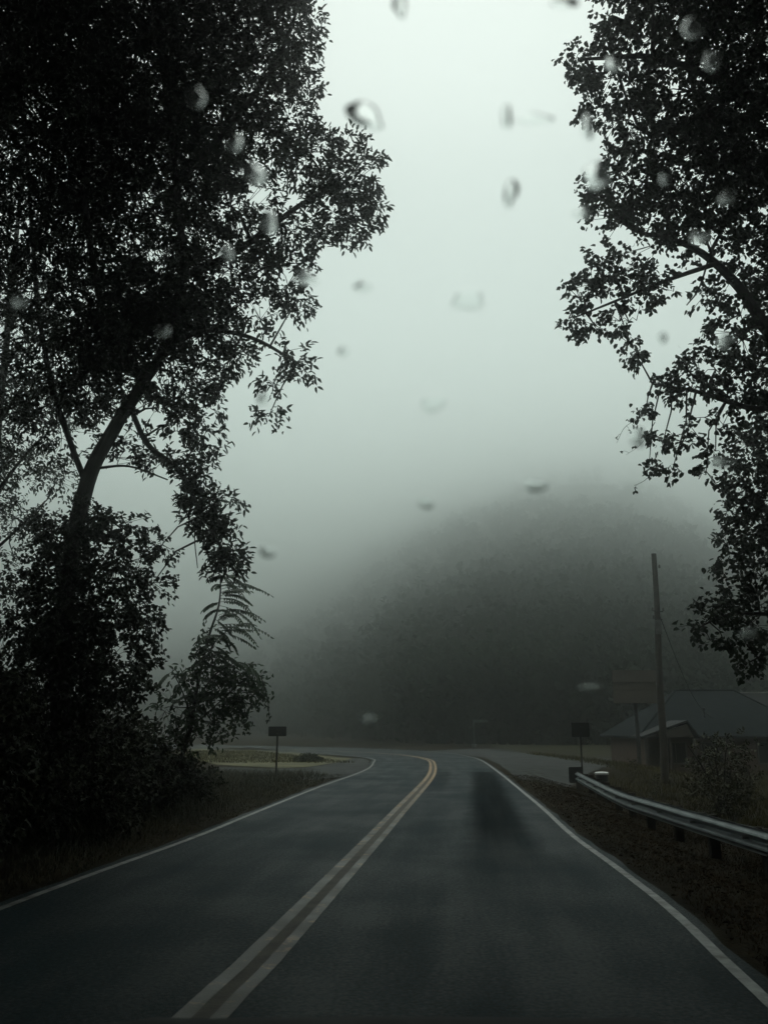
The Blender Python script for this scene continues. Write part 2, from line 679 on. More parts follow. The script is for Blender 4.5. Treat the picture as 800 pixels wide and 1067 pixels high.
# gravel aprons: draped patches bounded by plan polygons
def patch(name, poly, m, lift, step=.5):
    """irregular ground-hugging sheet inside a plan polygon"""
    poly = [Vector((x, y, 0)) for x, y in poly]
    poly = spline(poly + [poly[0]], 6)[:-1]
    bm = bmesh.new()
    vs = [bm.verts.new((p.x + .25 * mnoise.noise((p.x, p.y, 4)), p.y + .4 * mnoise.noise((p.x, p.y, 8)), 0)) for p in poly]
    f = bm.faces.new(vs)
    x0, x1 = min(p.x for p in poly), max(p.x for p in poly)
    y0, y1 = min(p.y for p in poly), max(p.y for p in poly)
    for k in range(1, int((x1 - x0) / step)):
        bmesh.ops.bisect_plane(bm, geom=bm.verts[:] + bm.edges[:] + bm.faces[:], plane_co=(x0 + k * step, 0, 0), plane_no=(1, 0, 0))
    for k in range(1, int((y1 - y0) / (step * 2))):
        bmesh.ops.bisect_plane(bm, geom=bm.verts[:] + bm.edges[:] + bm.faces[:], plane_co=(0, y0 + k * step * 2, 0), plane_no=(0, 1, 0))
    co = np.array([v.co[:] for v in bm.verts])
    z = zone(co[:, 0], co[:, 1]) + hill(co[:, 0], co[:, 1]) + lift
    for v, zz in zip(bm.verts, z):
        v.co.z = zz
    me = bpy.data.meshes.new(name)
    bm.to_mesh(me)
    bm.free()
    me.shade_smooth()
    return tag(link(name, me, m), kind='structure')


M['gravel'] = mat('gravel', (.028, .030, .029), .9, .4, 1.1, col2=(.046, .048, .046), spec=.15, bump=.8, bscale=30, wet=.15)
M['turf'] = mat('turf', (.07, .06, .02), .85, .4, .5, col2=(.095, .088, .03), bump=.8, bscale=20)
M['dark_turf'] = mat('dark_turf', (.022, .021, .010), .9, .4, .8, col2=(.034, .032, .014), spec=.1, bump=.8, bscale=20)
lot = [tuple(gnd(*p).xy) for p in ((540, 812), (585, 812), (605, 803), (640, 797), (660, 790), (640, 781.5), (560, 781.5), (520, 779.5))] + [(3.4, 66), (5.4, 55), (5.5, 45)]
patch('gravel_lot', lot, M['gravel'], -.004, .6)
pull = [tuple(gnd(*p).xy) for p in ((386, 797), (366, 806.5), (322, 813), (286, 813), (240, 810), (225, 800), (300, 801), (340, 797), (365, 790.5), (382, 791.5))]
patch('gravel_pull_off', pull, M['gravel'], .004, .4)
turf = [tuple(gnd(*p).xy) for p in ((225, 797), (300, 800), (338, 796.5), (366, 790.5), (345, 788.5), (300, 783), (250, 779), (180, 783))]
patch('turf_island', turf, M['turf'], .004, .6)
tstrip = [tuple(gnd(*p).xy) for p in ((640, 781), (560, 781), (520, 779), (500, 775.5), (560, 774), (650, 774))]
patch('turf_strip', tstrip, M['dark_turf'], .004, 1)


# ------------------------------------------------------------------ trees
def sample_ellipsoid(n, shell=.35):
    d = unit(RNG.normal(size=(n, 3)))
    r = RNG.uniform(shell ** 3, 1, n) ** (1 / 3)
    return d * r[:, None]


def nearest(pts, p):
    return min(pts, key=lambda q: (q - p).length_squared)


def leafy_lobe(LV, WB, centre, rad, nclus, nleaf, L, W, limb_pts, droop=.3, twig_r=.006, bough=.02, shell=.2):
    """one bough of a crown: sprays of leaves filling an ellipsoid, twigs back to a bough joined to the nearest limb"""
    c = Vector(centre)
    if limb_pts:
        q = nearest(limb_pts, c)
        mid = q.lerp(c, .55) + Vector((random.uniform(-.1, .1), random.uniform(-.1, .1), .12)) * (c - q).length
        WB.tube([q, mid, c], [bough * 1.5, bough, bough * .6], 5, False)
    S = sample_ellipsoid(nclus, shell)
    # clump the sprays so that gaps remain between them
    S = S + .06 * RNG.normal(size=S.shape)
    C = np.array(c) + S * np.array(rad)
    out = unit(S * np.array(rad) + RNG.normal(size=S.shape) * .25 * max(rad))
    hubs = sample_ellipsoid(max(3, nclus // 9), .3) * .62 * np.array(rad) + np.array(c)
    for h in hubs:
        WB.tube([c, Vector(h).lerp(c, .5) + Vector((0, 0, .05)), Vector(h)], [bough * .55, bough * .4, twig_r], 4, False)
    for i in range(nclus):
        p = Vector(C[i])
        h = hubs[((hubs - C[i]) ** 2).sum(1).argmin()]
        WB.tube([Vector(h), p], [twig_r, twig_r * .5], 3, False)
    n = nclus * nleaf
    ci = np.repeat(np.arange(nclus), nleaf)
    D = unit(out[ci] * .8 + RNG.normal(size=(n, 3)) * .75)
    D[:, 2] -= droop
    P = C[ci] + RNG.normal(size=(n, 3)) * L * .5
    LV.add(P, D, L * RNG.uniform(.65, 1.2, n), W * RNG.uniform(.75, 1.15, n))


def lobes_px(LV, WB, lobes, leafL, leafW, dens, limb_pts, nleaf=11, droop=.3, shell=.15):
    for lb in lobes:
        px, py, rx, ry, Y = lb[:5]
        k = lb[5] if len(lb) > 5 else 1.
        p = at(px, py, Y)
        dist = (p - Vector((0, 0, EYE))).length
        sc = dist / F
        area = PI * rx * ry * sc * sc
        n = int(dens * k * area / (leafL * leafW * .33) / nleaf)
        rxm, rym = rx * sc, ry * sc
        leafy_lobe(LV, WB, p, (rxm, (rxm + rym) * .55, rym), max(4, n), nleaf, leafL, leafW, limb_pts, droop, bough=.006 + .018 * min(1, rxm))


def limb(WB, pts_px, r0, r1, collect=None, n=10, sub=5):
    pts = [at(*p) if len(p) == 3 and not isinstance(p, Vector) else Vector(p) for p in pts_px]
    P = spline(pts, sub)
    for i, p in enumerate(P):
        j = .12 * r0
        P[i] = p + Vector((mnoise.noise(p * 1.7), mnoise.noise(p * 1.7 + Vector((9, 0, 0))), 0)) * j * 2
    m = len(P)
    WB.tube(P, [r0 + (r1 - r0) * i / (m - 1) for i in range(m)], n)
    if collect is not None:
        collect.extend(P)
    return P


# ---- the big oak on the left
OY = 13.0
ob = Vector((-5.05, 13.0, 0))
ob.z = gz(ob.x, ob.y) - .1
oak = empty('oak_tree', ob, 'tall leaning oak with a bare limb below its huge dark crown, trunk in ivy', 'tree')
WB, pts = MB(), []
limb(WB, [ob, at(62, 780, 13), at(66, 650, 13), at(86, 520, 13), at(112, 458, 13), at(142, 410, 13), at(172, 360, 13), at(190, 270, 12.8), at(180, 150, 12.6), at(160, 0, 12.4), at(130, -180, 12.2)], .165, .03, pts, 12)
# root flare
WB.tube([ob, ob + Vector((0.01, 0, .35)), ob + Vector((.02, 0, .9))], [.55, .42, .34], 12)
limb(WB, [at(92, 510, 13), at(60, 420, 13.4), at(40, 320, 13.8), at(30, 180, 14), at(20, 20, 14)], .05, .03, pts)
limb(WB, [at(150, 400, 13), at(110, 330, 12.6), at(90, 220, 12.2), at(80, 90, 12), at(60, -60, 12)], .075, .03, pts)
limb(WB, [at(172, 360, 13), at(215, 345, 12.7), at(262, 352, 12.5), at(310, 378, 12.4)], .055, .02, pts, 7)
limb(WB, [at(188, 290, 12.9), at(250, 260, 12.4), at(310, 215, 12.1), at(360, 190, 12)], .08, .02, pts, 7)
limb(WB, [at(184, 190, 12.7), at(240, 130, 12.6), at(290, 60, 12.6), at(320, -20, 12.6)], .08, .02, pts, 7)
limb(WB, [at(136, 425, 13), at(154, 463, 12.6), at(186, 489, 12.4), at(206, 528, 12.2), at(232, 572, 12.1), at(246, 598, 12)], .048, .018, pts, 8)
limb(WB, [at(232, 572, 12.1), at(222, 600, 12)], .02, .008, None, 5)
limb(WB, [at(206, 528, 12.2), at(203, 560, 12.2), at(206, 592, 12.3)], .012, .006, None, 4)
limb(WB, [at(100, 488, 13), at(135, 486, 12.9), at(175, 500, 12.8)], .025, .012, pts, 5)
LV = Leaves()
oak_lobes = [
    (40, 30, 105, 80, 12.2), (150, 40, 100, 80, 12.6), (235, 30, 75, 70, 12.8), (295, 30, 40, 50, 12.6), (310, 85, 24, 30, 12.5, .8),
    (50, 140, 105, 80, 12.2), (150, 140, 90, 80, 12.8), (230, 130, 65, 60, 12.6), (285, 130, 42, 38, 12.4, .8),
    (325, 165, 36, 34, 12.0), (368, 178, 30, 34, 12.0), (390, 215, 17, 22, 12.0), (352, 215, 36, 26, 12.0), (370, 238, 20, 14, 12, .9),
    (50, 230, 90, 60, 12.6), (150, 225, 90, 60, 13.0), (240, 215, 55, 45, 12.4, .9), (300, 240, 36, 28, 12.3, .8), (335, 255, 18, 14, 12.1, .7),
    (70, 300, 90, 45, 13.2, .75), (165, 300, 80, 45, 13.0, .85), (240, 280, 55, 35, 12.5, .75), (295, 285, 36, 24, 12.3, .9), (308, 318, 22, 20, 12.4, .9),
    (60, 365, 65, 42, 13.6, .62), (135, 360, 55, 40, 13.2, .8), (205, 345, 55, 30, 12.8, .9), (262, 330, 36, 20, 12.6, .7), (245, 372, 26, 18, 12.7, .9),
    (305, 372, 26, 14, 12.4, .7), (318, 388, 14, 10, 12.4, .8), (285, 400, 22, 14, 12.5, .6), (280, 434, 24, 9, 12.5, .8),
    (190, 395, 45, 28, 13, .9), (225, 415, 14, 22, 12.7, .9), (165, 425, 40, 16, 13, .6), (212, 455, 18, 24, 12.3, .9), (120, 400, 35, 25, 13.3, .6),
    (186, 478, 16, 16, 12.3, .9), (198, 505, 17, 24, 12.3, 1.4), (222, 520, 22, 16, 12.2, 1.1), (214, 545, 18, 20, 12.2, 1.3), (236, 575, 20, 16, 12.1, 1.3), (240, 524, 16, 8, 12.1, .9), (222, 550, 18, 22, 12.2, 1), (240, 552, 16, 9, 12.1, .9), (240, 585, 20, 16, 12.1, .9), (222, 592, 14, 12, 12.1, .7),
    (130, 470, 32, 24, 13.3, .55), (160, 478, 26, 14, 13, .5), (95, 400, 40, 40, 13.4, .8), (60, 440, 40, 40, 13.6, .5), (30, 400, 40, 40, 13.6, .5), (150, 330, 50, 40, 12.6, .9), (110, 350, 50, 40, 12.4, .9), (200, 320, 50, 30, 12.4, .9), (185, 440, 26, 22, 12.8, .7), (215, 490, 20, 20, 12.2, .9), (205, 530, 14, 18, 12.2, .8),
    (60, -80, 130, 75, 12.2), (200, -70, 110, 70, 12.8), (120, -190, 150, 80, 12.6), (290, -60, 55, 50, 12.6), (-90, 60, 90, 120, 13, .9), (-90, 250, 80, 90, 13.4, .8), (-60, -120, 110, 110, 12.6, .9), (150, -320, 130, 90, 12.6, .9),
]
oak_lobes = [(l + (1.,))[:6] for l in oak_lobes]
oak_lobes = [l[:5] + (l[5] * (1.25 if l[1] < 200 and l[0] < 190 else .92 if l[1] < 270 and l[0] < 300 else 1.15 if l[1] < 410 and l[0] < 230 else .95),) for l in oak_lobes]
lobes_px(LV, WB, oak_lobes, .112, .046, 1.5, pts, nleaf=15)
WB.build('trunk', M['pale_bark'], oak).matrix_parent_inverse = Matrix.Translation(-ob)
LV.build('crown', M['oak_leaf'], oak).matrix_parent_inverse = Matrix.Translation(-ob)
# ivy on the trunk and the boughs low down
IV, IW = Leaves(), MB()
ivy_lobes = [(62, 580, 34, 45, 12.8, 1.5), (88, 545, 26, 26, 12.8, 1.1), (66, 640, 44, 50, 12.8, 1.6), (62, 710, 50, 50, 12.8, 1.6), (128, 552, 34, 24, 12.6, .9), (165, 572, 22, 16, 12.5, .9),
             (120, 595, 40, 30, 12.7, 1.1), (158, 610, 26, 16, 12.5, .7), (112, 645, 40, 35, 12.7, 1.2), (155, 655, 22, 28, 12.5, .9), (120, 700, 45, 35, 12.6, 1.3), (24, 610, 24, 22, 12.9, .6), (22, 660, 34, 24, 12.8, 1)]
lobes_px(IV, IW, ivy_lobes, .075, .056, 1.5, pts, nleaf=10, droop=.7)
ivo = IV.build('ivy', M['ivy_leaf'], oak)
ivo.matrix_parent_inverse = Matrix.Translation(-ob)
IW.build('ivy_stem', M['bark'], oak).matrix_parent_inverse = Matrix.Translation(-ob)

# ---- thinner tree further back on the left
tb = Vector((-10.6, 19.5, 0))
tb.z = gz(tb.x, tb.y) - .1
tr = empty('thin_tree', tb, 'thinner feathery tree showing sky through it, beyond the big oak at the picture edge', 'tree')
WB, LV, pts = MB(), Leaves(), []
limb(WB, [tb, at(-18, 640, 19.5), at(-5, 480, 19.5), at(10, 330, 19.5), at(25, 160, 19.5)], .17, .04, pts, 9)
limb(WB, [at(-8, 520, 19.5), at(30, 470, 19), at(65, 440, 18.6)], .05, .015, pts, 6)
limb(WB, [at(-12, 580, 19.5), at(25, 545, 19.2), at(50, 520, 19)], .045, .015, pts, 6)
limb(WB, [at(0, 440, 19.5), at(28, 400, 19), at(70, 385, 19)], .045, .015, pts, 6)
lobes_px(LV, WB, [(15, 420, 34, 30, 19, .6), (55, 430, 30, 24, 18.8, .5), (30, 480, 40, 26, 19, .6), (60, 500, 24, 20, 18.8, .5), (15, 540, 30, 26, 19, .6), (48, 550, 26, 20, 19, .5), (8, 620, 24, 14, 19, .6), (40, 400, 30, 18, 19, .4),
                  (20, 330, 60, 40, 19, .5), (-40, 480, 50, 80, 19.5, .7), (15, 580, 20, 10, 19, .5)], .11, .05, 1.25, pts, nleaf=9)
WB.build('trunk', M['bark'], tr).matrix_parent_inverse = Matrix.Translation(-tb)
LV.build('crown', M['oak_leaf'], tr).matrix_parent_inverse = Matrix.Translation(-tb)

# ---- right-hand trees (their trunks stand outside the frame behind the guardrail)
rb = Vector((7.9, 10.5, 0))
rb.z = gz(rb.x, rb.y) - .1
rt = empty('poplar_tree', rb, 'tall broad-leaved tree overhanging the guardrail, its crown filling the upper picture corner', 'tree')
WB, LV, pts = MB(), Leaves(), []
limb(WB, [rb, rb + Vector((-.1, 0, 3)), rb + Vector((-.3, .1, 6)), rb + Vector((-.9, .1, 9)), rb + Vector((-1.2, 0, 13))], .3, .08, pts, 12)
limb(WB, [rb + Vector((-.2, 0, 4.6)), at(830, 380, 10.3), at(770, 300, 10.2), at(720, 258, 10.1), at(660, 240, 10)], .11, .02, pts, 8)
limb(WB, [rb + Vector((-.4, 0, 6.5)), at(850, 150, 10.4), at(760, 90, 10.2), at(680, 60, 10), at(610, 62, 9.9)], .11, .02, pts, 8)
limb(WB, [rb + Vector((-.15, 0, 3.7)), at(860, 440, 10.3), at(780, 425, 10.1), at(725, 408, 10), at(680, 400, 10)], .06, .012, pts, 7)
limb(WB, [at(745, 275, 10.1), at(700, 290, 10), at(650, 310, 9.9), at(600, 330, 9.9)], .035, .01, pts, 6)
limb(WB, [at(760, 415, 10), at(725, 395, 10), at(712, 378, 10)], .02, .008, pts, 5)
limb(WB, [at(740, 262, 10.1), at(728, 300, 10), at(715, 318, 10)], .015, .008, pts, 5)
# bare hanging twigs at the crown's edge
for a in ([(676, 420, 10), (663, 436, 10), (650, 446, 10), (642, 462, 10)], [(682, 440, 10), (668, 462, 10), (652, 474, 10)], [(690, 482, 10), (672, 500, 10), (660, 506, 10)]):
    tw = limb(WB, a, .005, .0015, None, 4)
    for k in range(3, len(tw) - 1, 3):
        q_ = tw[k] + Vector((random.uniform(-.12, .04), random.uniform(-.1, .1), random.uniform(-.12, .04)))
        WB.tube([tw[k], tw[k].lerp(q_, .5) + Vector((0, 0, .015)), q_], [.0025, .002, .001], 3, False)
        LV.add(np.array([q_[:]] * 2), RNG.normal(size=(2, 3)) + np.array([-.3, 0, -.6]), .05, .035)
pop_lobes = [
    (690, 10, 55, 45, 10), (760, 30, 60, 60, 10.2), (640, 35, 24, 26, 9.9, .8), (598, 66, 16, 20, 9.9, .8), (618, 76, 22, 22, 9.9, .7), (655, 85, 36, 28, 10, .7), (720, 95, 60, 45, 10.2, .9), (785, 120, 50, 60, 10.4),
    (625, 110, 26, 16, 9.9, .8), (665, 135, 42, 34, 10), (740, 160, 70, 50, 10.3, 1.2), (650, 185, 40, 28, 10, 1), (612, 200, 20, 16, 9.9, .7), (700, 205, 65, 34, 10.2, 1.1), (785, 215, 45, 50, 10.4, 1.1),
    (640, 226, 34, 18, 9.9, .6), (680, 250, 34, 20, 10, .6), (735, 250, 34, 22, 10.1, .6), (785, 285, 36, 30, 10.4, .7),
    (640, 288, 42, 24, 9.9, 1), (605, 305, 18, 14, 9.9, .7), (680, 300, 26, 26, 10, .8), (592, 332, 16, 10, 9.9, .6), (620, 340, 26, 14, 9.9, .7), (655, 335, 24, 18, 9.9, .6), (662, 370, 14, 18, 9.9, .7), (655, 355, 14, 12, 10, .5),
    (745, 310, 24, 20, 10.2, .7), (775, 345, 34, 34, 10.3, .9), (745, 385, 36, 24, 10.1, .9), (705, 380, 12, 14, 10, .7), (715, 410, 30, 18, 10, .7), (690, 402, 20, 14, 10, .6), (672, 430, 14, 14, 10, .7),
    (785, 400, 30, 40, 10.3), (745, 440, 26, 14, 10.1, .5), (715, 455, 24, 12, 10, .8), (690, 462, 20, 12, 10, .7), (676, 484, 9, 10, 10, .7), (700, 490, 16, 9, 10, .7), (745, 470, 20, 14, 10.1, .6), (735, 495, 14, 12, 10.1, .7),
    (840, 100, 60, 150, 10.4), (840, 320, 50, 110, 10.5, .9), (760, -70, 110, 70, 10.2), (670, -60, 50, 50, 10), (860, -100, 100, 110, 10.4), (740, -190, 110, 80, 10.2, .8),
]
lobes_px(LV, WB, pop_lobes, .076, .058, 1.5, pts, nleaf=12, droop=.6)
WB.build('trunk', M['bark'], rt).matrix_parent_inverse = Matrix.Translation(-rb)
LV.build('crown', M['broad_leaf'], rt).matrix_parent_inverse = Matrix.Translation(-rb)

sb_ = Vector((8.6, 14.5, 0))
sb_.z = gz(sb_.x, sb_.y) - .1
st_ = empty('slender_tree', sb_, 'lower slender tree hanging ragged leafy boughs in front of the house roof', 'tree')
WB, LV, pts = MB(), Leaves(), []
limb(WB, [sb_, sb_ + Vector((-.1, 0, 2)), at(830, 560, 14.2), at(815, 470, 14), at(805, 400, 14), at(800, 330, 14)], .16, .04, pts, 9)
limb(WB, [at(855, 640, 14.4), at(800, 640, 14), at(760, 640, 13.8), at(725, 655, 13.8)], .045, .012, pts, 6)
limb(WB, [at(850, 680, 14.4), at(805, 680, 14), at(780, 690, 13.8)], .03, .012, pts, 5)
limb(WB, [at(815, 500, 14), at(785, 520, 14), at(762, 555, 14)], .04, .012, pts, 5)
sl = [(790, 470, 26, 40, 14, 1.1), (770, 500, 22, 24, 14, .9), (790, 540, 26, 36, 14, 1.1), (762, 535, 14, 22, 14, .9), (765, 570, 22, 24, 14, .9), (746, 590, 8, 12, 14, .6), (785, 600, 20, 26, 14, .9), (760, 615, 18, 14, 14, .7),
      (745, 640, 22, 18, 13.8, .9), (722, 654, 14, 12, 13.8, .8), (765, 640, 20, 18, 13.9, .7), (790, 645, 18, 26, 14, .8), (775, 668, 20, 14, 13.9, .8), (782, 694, 16, 12, 13.8, 1), (798, 680, 12, 18, 14, .9), (755, 672, 12, 9, 13.8, .5),
      (830, 560, 40, 90, 14.2, 1), (840, 440, 50, 80, 14.2, .9), (740, 668, 8, 8, 13.8, .5)]
lobes_px(LV, WB, sl, .095, .072, 1.45, pts, nleaf=9, droop=.55)
WB.build('trunk', M['bark'], st_).matrix_parent_inverse = Matrix.Translation(-sb_)
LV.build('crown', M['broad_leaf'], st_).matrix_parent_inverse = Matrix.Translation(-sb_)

# ---- unseen trees added behind and beside the car to shade road and verges
def add_shade_tree(x, y, h, r, low, label):
    b = Vector((x, y, gz(x, y) - .1))
    o = empty('shade_tree', b, label, 'tree', 'unseen trees added to shade the road')
    W_, L_ = MB(), Leaves()
    P = []
    top = b + Vector((0, 0, h))
    limb(W_, [b, b + Vector((.1, .1, h * .4)), top], .28, .06, P, 9)
    for k in range(9):
        a = k * 2.4
        c = b + Vector((math.cos(a) * r * .55, math.sin(a) * r * .55, h * (low + (.95 - low) * k / 8)))
        leafy_lobe(L_, W_, c, (r * .6, r * .6, r * .45), 170, 10, .34, .24, P, .3, bough=.04)
    W_.build('trunk', M['bark'], o).matrix_parent_inverse = Matrix.Translation(-b)
    L_.build('crown', M['oak_leaf'], o).matrix_parent_inverse = Matrix.Translation(-b)


for (x, y, h, r, low) in ((-6, -2.5, 17, 6.5, .66), (-6.5, -13, 17, 7, .35), (5.8, -2.5, 17, 6.5, .66), (6.5, -13, 17, 7, .35), (-9.5, 2, 15, 5, .4), (10.5, 1, 15, 5, .4), (1, -26, 18, 7, .3), (-12, -22, 16, 6, .3), (13, -20, 16, 6, .3),
                        (-15, 7, 17, 6.5, .25), (-17, 18, 17, 6.5, .25), (15, 3, 17, 6.5, .25), (16, 13, 17, 6.5, .25), (22, -8, 17, 7, .2), (-20, -6, 17, 7, .2), (-6.6, 8.5, 24, 6.5, .74), (7.6, 8.0, 24, 6.5, .74), (13.4, 9.5, 22, 6, .25)):
    add_shade_tree(x, y, h, r, low, 'leafy tree added outside the picture to shade the road')


# ---- compound-leaved sapling
def frond(LV, WB, base, d0, length, droop=.5, pairs=9, ll=.15, lw=.042):
    d = Vector(d0).normalized()
    p = Vector(base)
    seg = length / 8
    P = [p.copy()]
    for k in range(8):
        d = (d + Vector((0, 0, -droop * .13 * (1 + k * .25)))).normalized()
        p = p + d * seg
        P.append(p.copy())
    WB.tube(P, [.005 - .0004 * i for i in range(len(P))], 4, False)
    R = resample(P, pairs + 3)
    for i in range(2, len(R) - 1):
        dd = (R[i + 1] - R[i - 1]).normalized()
        s = dd.cross(Vector((0, 0, 1)))
        if s.length < .1:
            s = Vector((1, 0, 0))
        s.normalize()
        k = 1 - .45 * abs(i / len(R) - .45) * 1.6
        for sg in (-1, 1):
            dv = dd * .55 + s * sg * .8 + Vector((0, 0, -.45 + random.uniform(-.15, .15)))
            LV.add(np.array([R[i][:]]), np.array([dv[:]]), ll * k, lw, np.array([[random.uniform(-.3, .3), random.uniform(-.3, .3), 1.]]))
    LV.add(np.array([R[-1][:]]), np.array([(R[-1] - R[-2])[:]]), ll * .8, lw)


SY = 17.0
spb = Vector((-4.25, SY, 0))
spb.z = gz(spb.x, spb.y) - .05
sap = empty('sumac_sapling', spb, 'leaning sapling with drooping feather-like fronds between the oak and the small sign', 'sapling')
WB, LV, pts = MB(), Leaves(), []
stem = limb(WB, [spb, at(196, 770, SY), at(205, 720, SY), at(216, 670, SY), at(228, 630, SY), at(230, 600, SY)], .05, .012, pts, 7)
br = [limb(WB, [at(203, 735, SY), at(222, 705, SY - .2), at(245, 690, SY - .4)], .02, .008, None, 5),
      limb(WB, [at(200, 750, SY), at(190, 720, SY + .2), at(180, 700, SY + .3)], .02, .008, None, 5),
      limb(WB, [at(212, 690, SY), at(225, 668, SY - .3), at(240, 655, SY - .5)], .018, .008, None, 5),
      limb(WB, [at(202, 755, SY), at(225, 735, SY - .3), at(250, 712, SY - .5)], .018, .008, None, 5)]
for k in range(19):
    py_ = 597 + k * 3.4
    px_ = 231.5 - (py_ - 597) * .085
    a = random.uniform(-1.15, 1.15) if random.random() < .8 else random.uniform(2, 4.2)
    ln = random.uniform(.6, 1.12) if abs(a) < 1.2 else random.uniform(.25, .45)
    frond(LV, WB, at(px_, py_, SY), (math.cos(a), math.sin(a), random.uniform(-.15, .55)), ln, random.uniform(.3, .8), 13, random.uniform(.11, .15), .045)
for path, n_ in [(stem[8:], 16)] + [(b_, 13) for b_ in br]:
    for p in resample(path, n_):
        for _ in range(1):
            a = random.uniform(-1.1, 1.1) if random.random() < .6 else random.uniform(0, 6.28)
            frond(LV, WB, p, (math.cos(a), math.sin(a) * .9, random.uniform(-.5, .7)), random.uniform(.28, .62), random.uniform(.1, 1.0), 8, .13, .05)
for lb in ((212, 712, 20, 20), (238, 716, 22, 18), (200, 738, 22, 20), (228, 742, 24, 16), (250, 728, 18, 14), (190, 712, 14, 16), (222, 688, 14, 14), (196, 765, 24, 20), (228, 765, 18, 14), (262, 706, 16, 12), (246, 702, 16, 14), (268, 722, 12, 12), (176, 742, 16, 20), (172, 772, 22, 18), (252, 748, 14, 12), (206, 690, 12, 14), (216, 668, 12, 14)):
    p = at(lb[0], lb[1], SY - .2)
    sc = SY / F
    leafy_lobe(LV, WB, p, (lb[2] * sc * 1.1, .4, lb[3] * sc * 1.1), 15, 7, .115, .06, stem + [q for b_ in br for q in b_], .35, .004, .008)
for (px, py) in ((268, 700), (258, 716), (262, 706), (255, 735), (240, 745), (246, 690), (240, 668)):
    frond(LV, WB, at(px - 16, py - 5, SY - .4), (.9, random.uniform(-.4, .4), random.uniform(-.1, .4)), random.uniform(.38, .55), random.uniform(.6, 1.2))
# hanging vine at the tip
limb(WB, [at(272, 704, SY - .4), at(279, 730, SY - .4), at(281, 752, SY - .4)], .012, .005, None, 4)
for k in range(6):
    p = at(276 + k * .9, 715 + k * 7, SY - .4)
    LV.add(np.array([p[:]] * 3), RNG.normal(size=(3, 3)) * .6 + np.array([0, 0, -.8]), .1, .05)
WB.build('trunk', M['bark'], sap).matrix_parent_inverse = Matrix.Translation(-spb)
LV.build('crown', M['sapling_leaf'], sap).matrix_parent_inverse = Matrix.Translation(-spb)


# ---- shrubs
def shrub(x, y, r, h, m, label, dens=1.0, L=.085, W=.05, name='shrub', group=None, cat='shrub', lobes=9, ry=None):
    b = Vector((x, y, gz(x, y) - .05))
    o = empty(name, b, label, cat, group)
    W_, L_ = MB(), Leaves()
    ry = ry or r
    stems = []
    for k in range(7):
        a = random.uniform(0, 2 * PI)
        t = b + Vector((math.cos(a) * r * random.uniform(.2, .7), math.sin(a) * ry * random.uniform(.2, .7), h * random.uniform(.5, .9)))
        P = spline([b + Vector((math.cos(a) * .08, math.sin(a) * .08, 0)), b.lerp(t, .5) + Vector((0, 0, h * .1)), t], 4)
        W_.tube(P, [.025 - .018 * i / (len(P) - 1) for i in range(len(P))], 5)
        stems += P
    for k in range(lobes):
        a = k * 2.399 + random.uniform(-.3, .3)
        q = math.sqrt((k + .5) / lobes)
        zz = h * random.uniform(.2, .55) if q > .6 else h * random.uniform(.35, .72)
        c = b + Vector((math.cos(a) * r * q * .72, math.sin(a) * ry * q * .72, zz))
        rr = r * random.uniform(.32, .48)
        n = int(dens * PI * rr * rr / (L * W * .33) / 9 * 1.6)
        leafy_lobe(L_, W_, c, (rr, rr, min(zz, h * random.uniform(.25, .4))), max(8, n), 9, L, W, stems, .25, .004, .01)
    W_.build('stem', M['bark'], o).matrix_parent_inverse = Matrix.Translation(-b)
    L_.build('foliage', m, o).matrix_parent_inverse = Matrix.Translation(-b)
    return o


SG = 'shrubs on the bank under the oak'
for (x, y, r, h, dens, lab) in (
        (-4.7, 8.6, 1.3, 2.0, 1, 'nearest black-green shrub at the picture edge beside the road'),
        (-5.2, 10.8, 1.5, 2.5, 1, 'bulky dark shrub at the foot of the ivy-covered oak, nearer the car'),
        (-4.6, 12.8, 1.2, 2.1, 1, 'rounded dark shrub just in front of the oak trunk by the verge'),
        (-4.75, 14.7, 1.3, 2.3, 1, 'dark shrub between the oak trunk and the feathery sapling'),
        (-4.35, 16.4, .95, 1.7, .9, 'low dark shrub around the foot of the feathery sapling'),
        (-4.3, 18.6, .9, 1.15, .9, 'last low shrub of the bank, nearest the small sign'),
        (-7.6, 11.6, 1.9, 3.2, .9, 'tall shrub behind the others at the outer picture edge'),
        (-6.9, 15.4, 1.6, 2.6, .9, 'tall shrub behind the oak trunk'),
        (-6.6, 19.6, 1.5, 2.2, .8, 'broad shrub behind the sapling beside the pull-off')):
    shrub(x, y, r, h, M['shrub_leaf'], lab, dens, group=SG)
q = gnd(737, 836, -.45)
shrub(7.75, 20.6, 1.05, 2.05, M['yard_leaf'], 'loose grey-green bush behind the guardrail in front of the house', .42, .10, .05, 'yard_bush', None, 'bush')
q = gnd(322, 794)
shrub(q.x, q.y, .75, .55, M['shrub_leaf'], 'tiny low bush on the turf island inside the bend', .8, .07, .05, 'small_bush', None, 'bush', 5)


def weed(px, py, z, h, label):
    b = gnd(px, py, z)
    b.z = gz(b.x, b.y)
    o = empty('tall_weed', b, label, 'weed', 'weeds behind the guardrail')
    W_, L_ = MB(), Leaves()
    for k in range(3):
        t = b + Vector((random.uniform(-.25, .25), random.uniform(-.2, .2), h * random.uniform(.8, 1)))
        W_.tube([b, b.lerp(t, .5) + Vector((.02, 0, 0)), t], [.008, .006, .003], 4)
        n = 26
        s = RNG.uniform(.25, 1, n)
        P = np.array(b)[None] + s[:, None] * np.array(t - b)[None]
        D = RNG.normal(size=(n, 3))
        D[:, 2] = .2
        L_.add(P, D, .11, .045)
    W_.build('stem', M['bark'], o).matrix_parent_inverse = Matrix.Translation(-b)
    L_.build('foliage', M['yard_leaf'], o).matrix_parent_inverse = Matrix.Translation(-b)


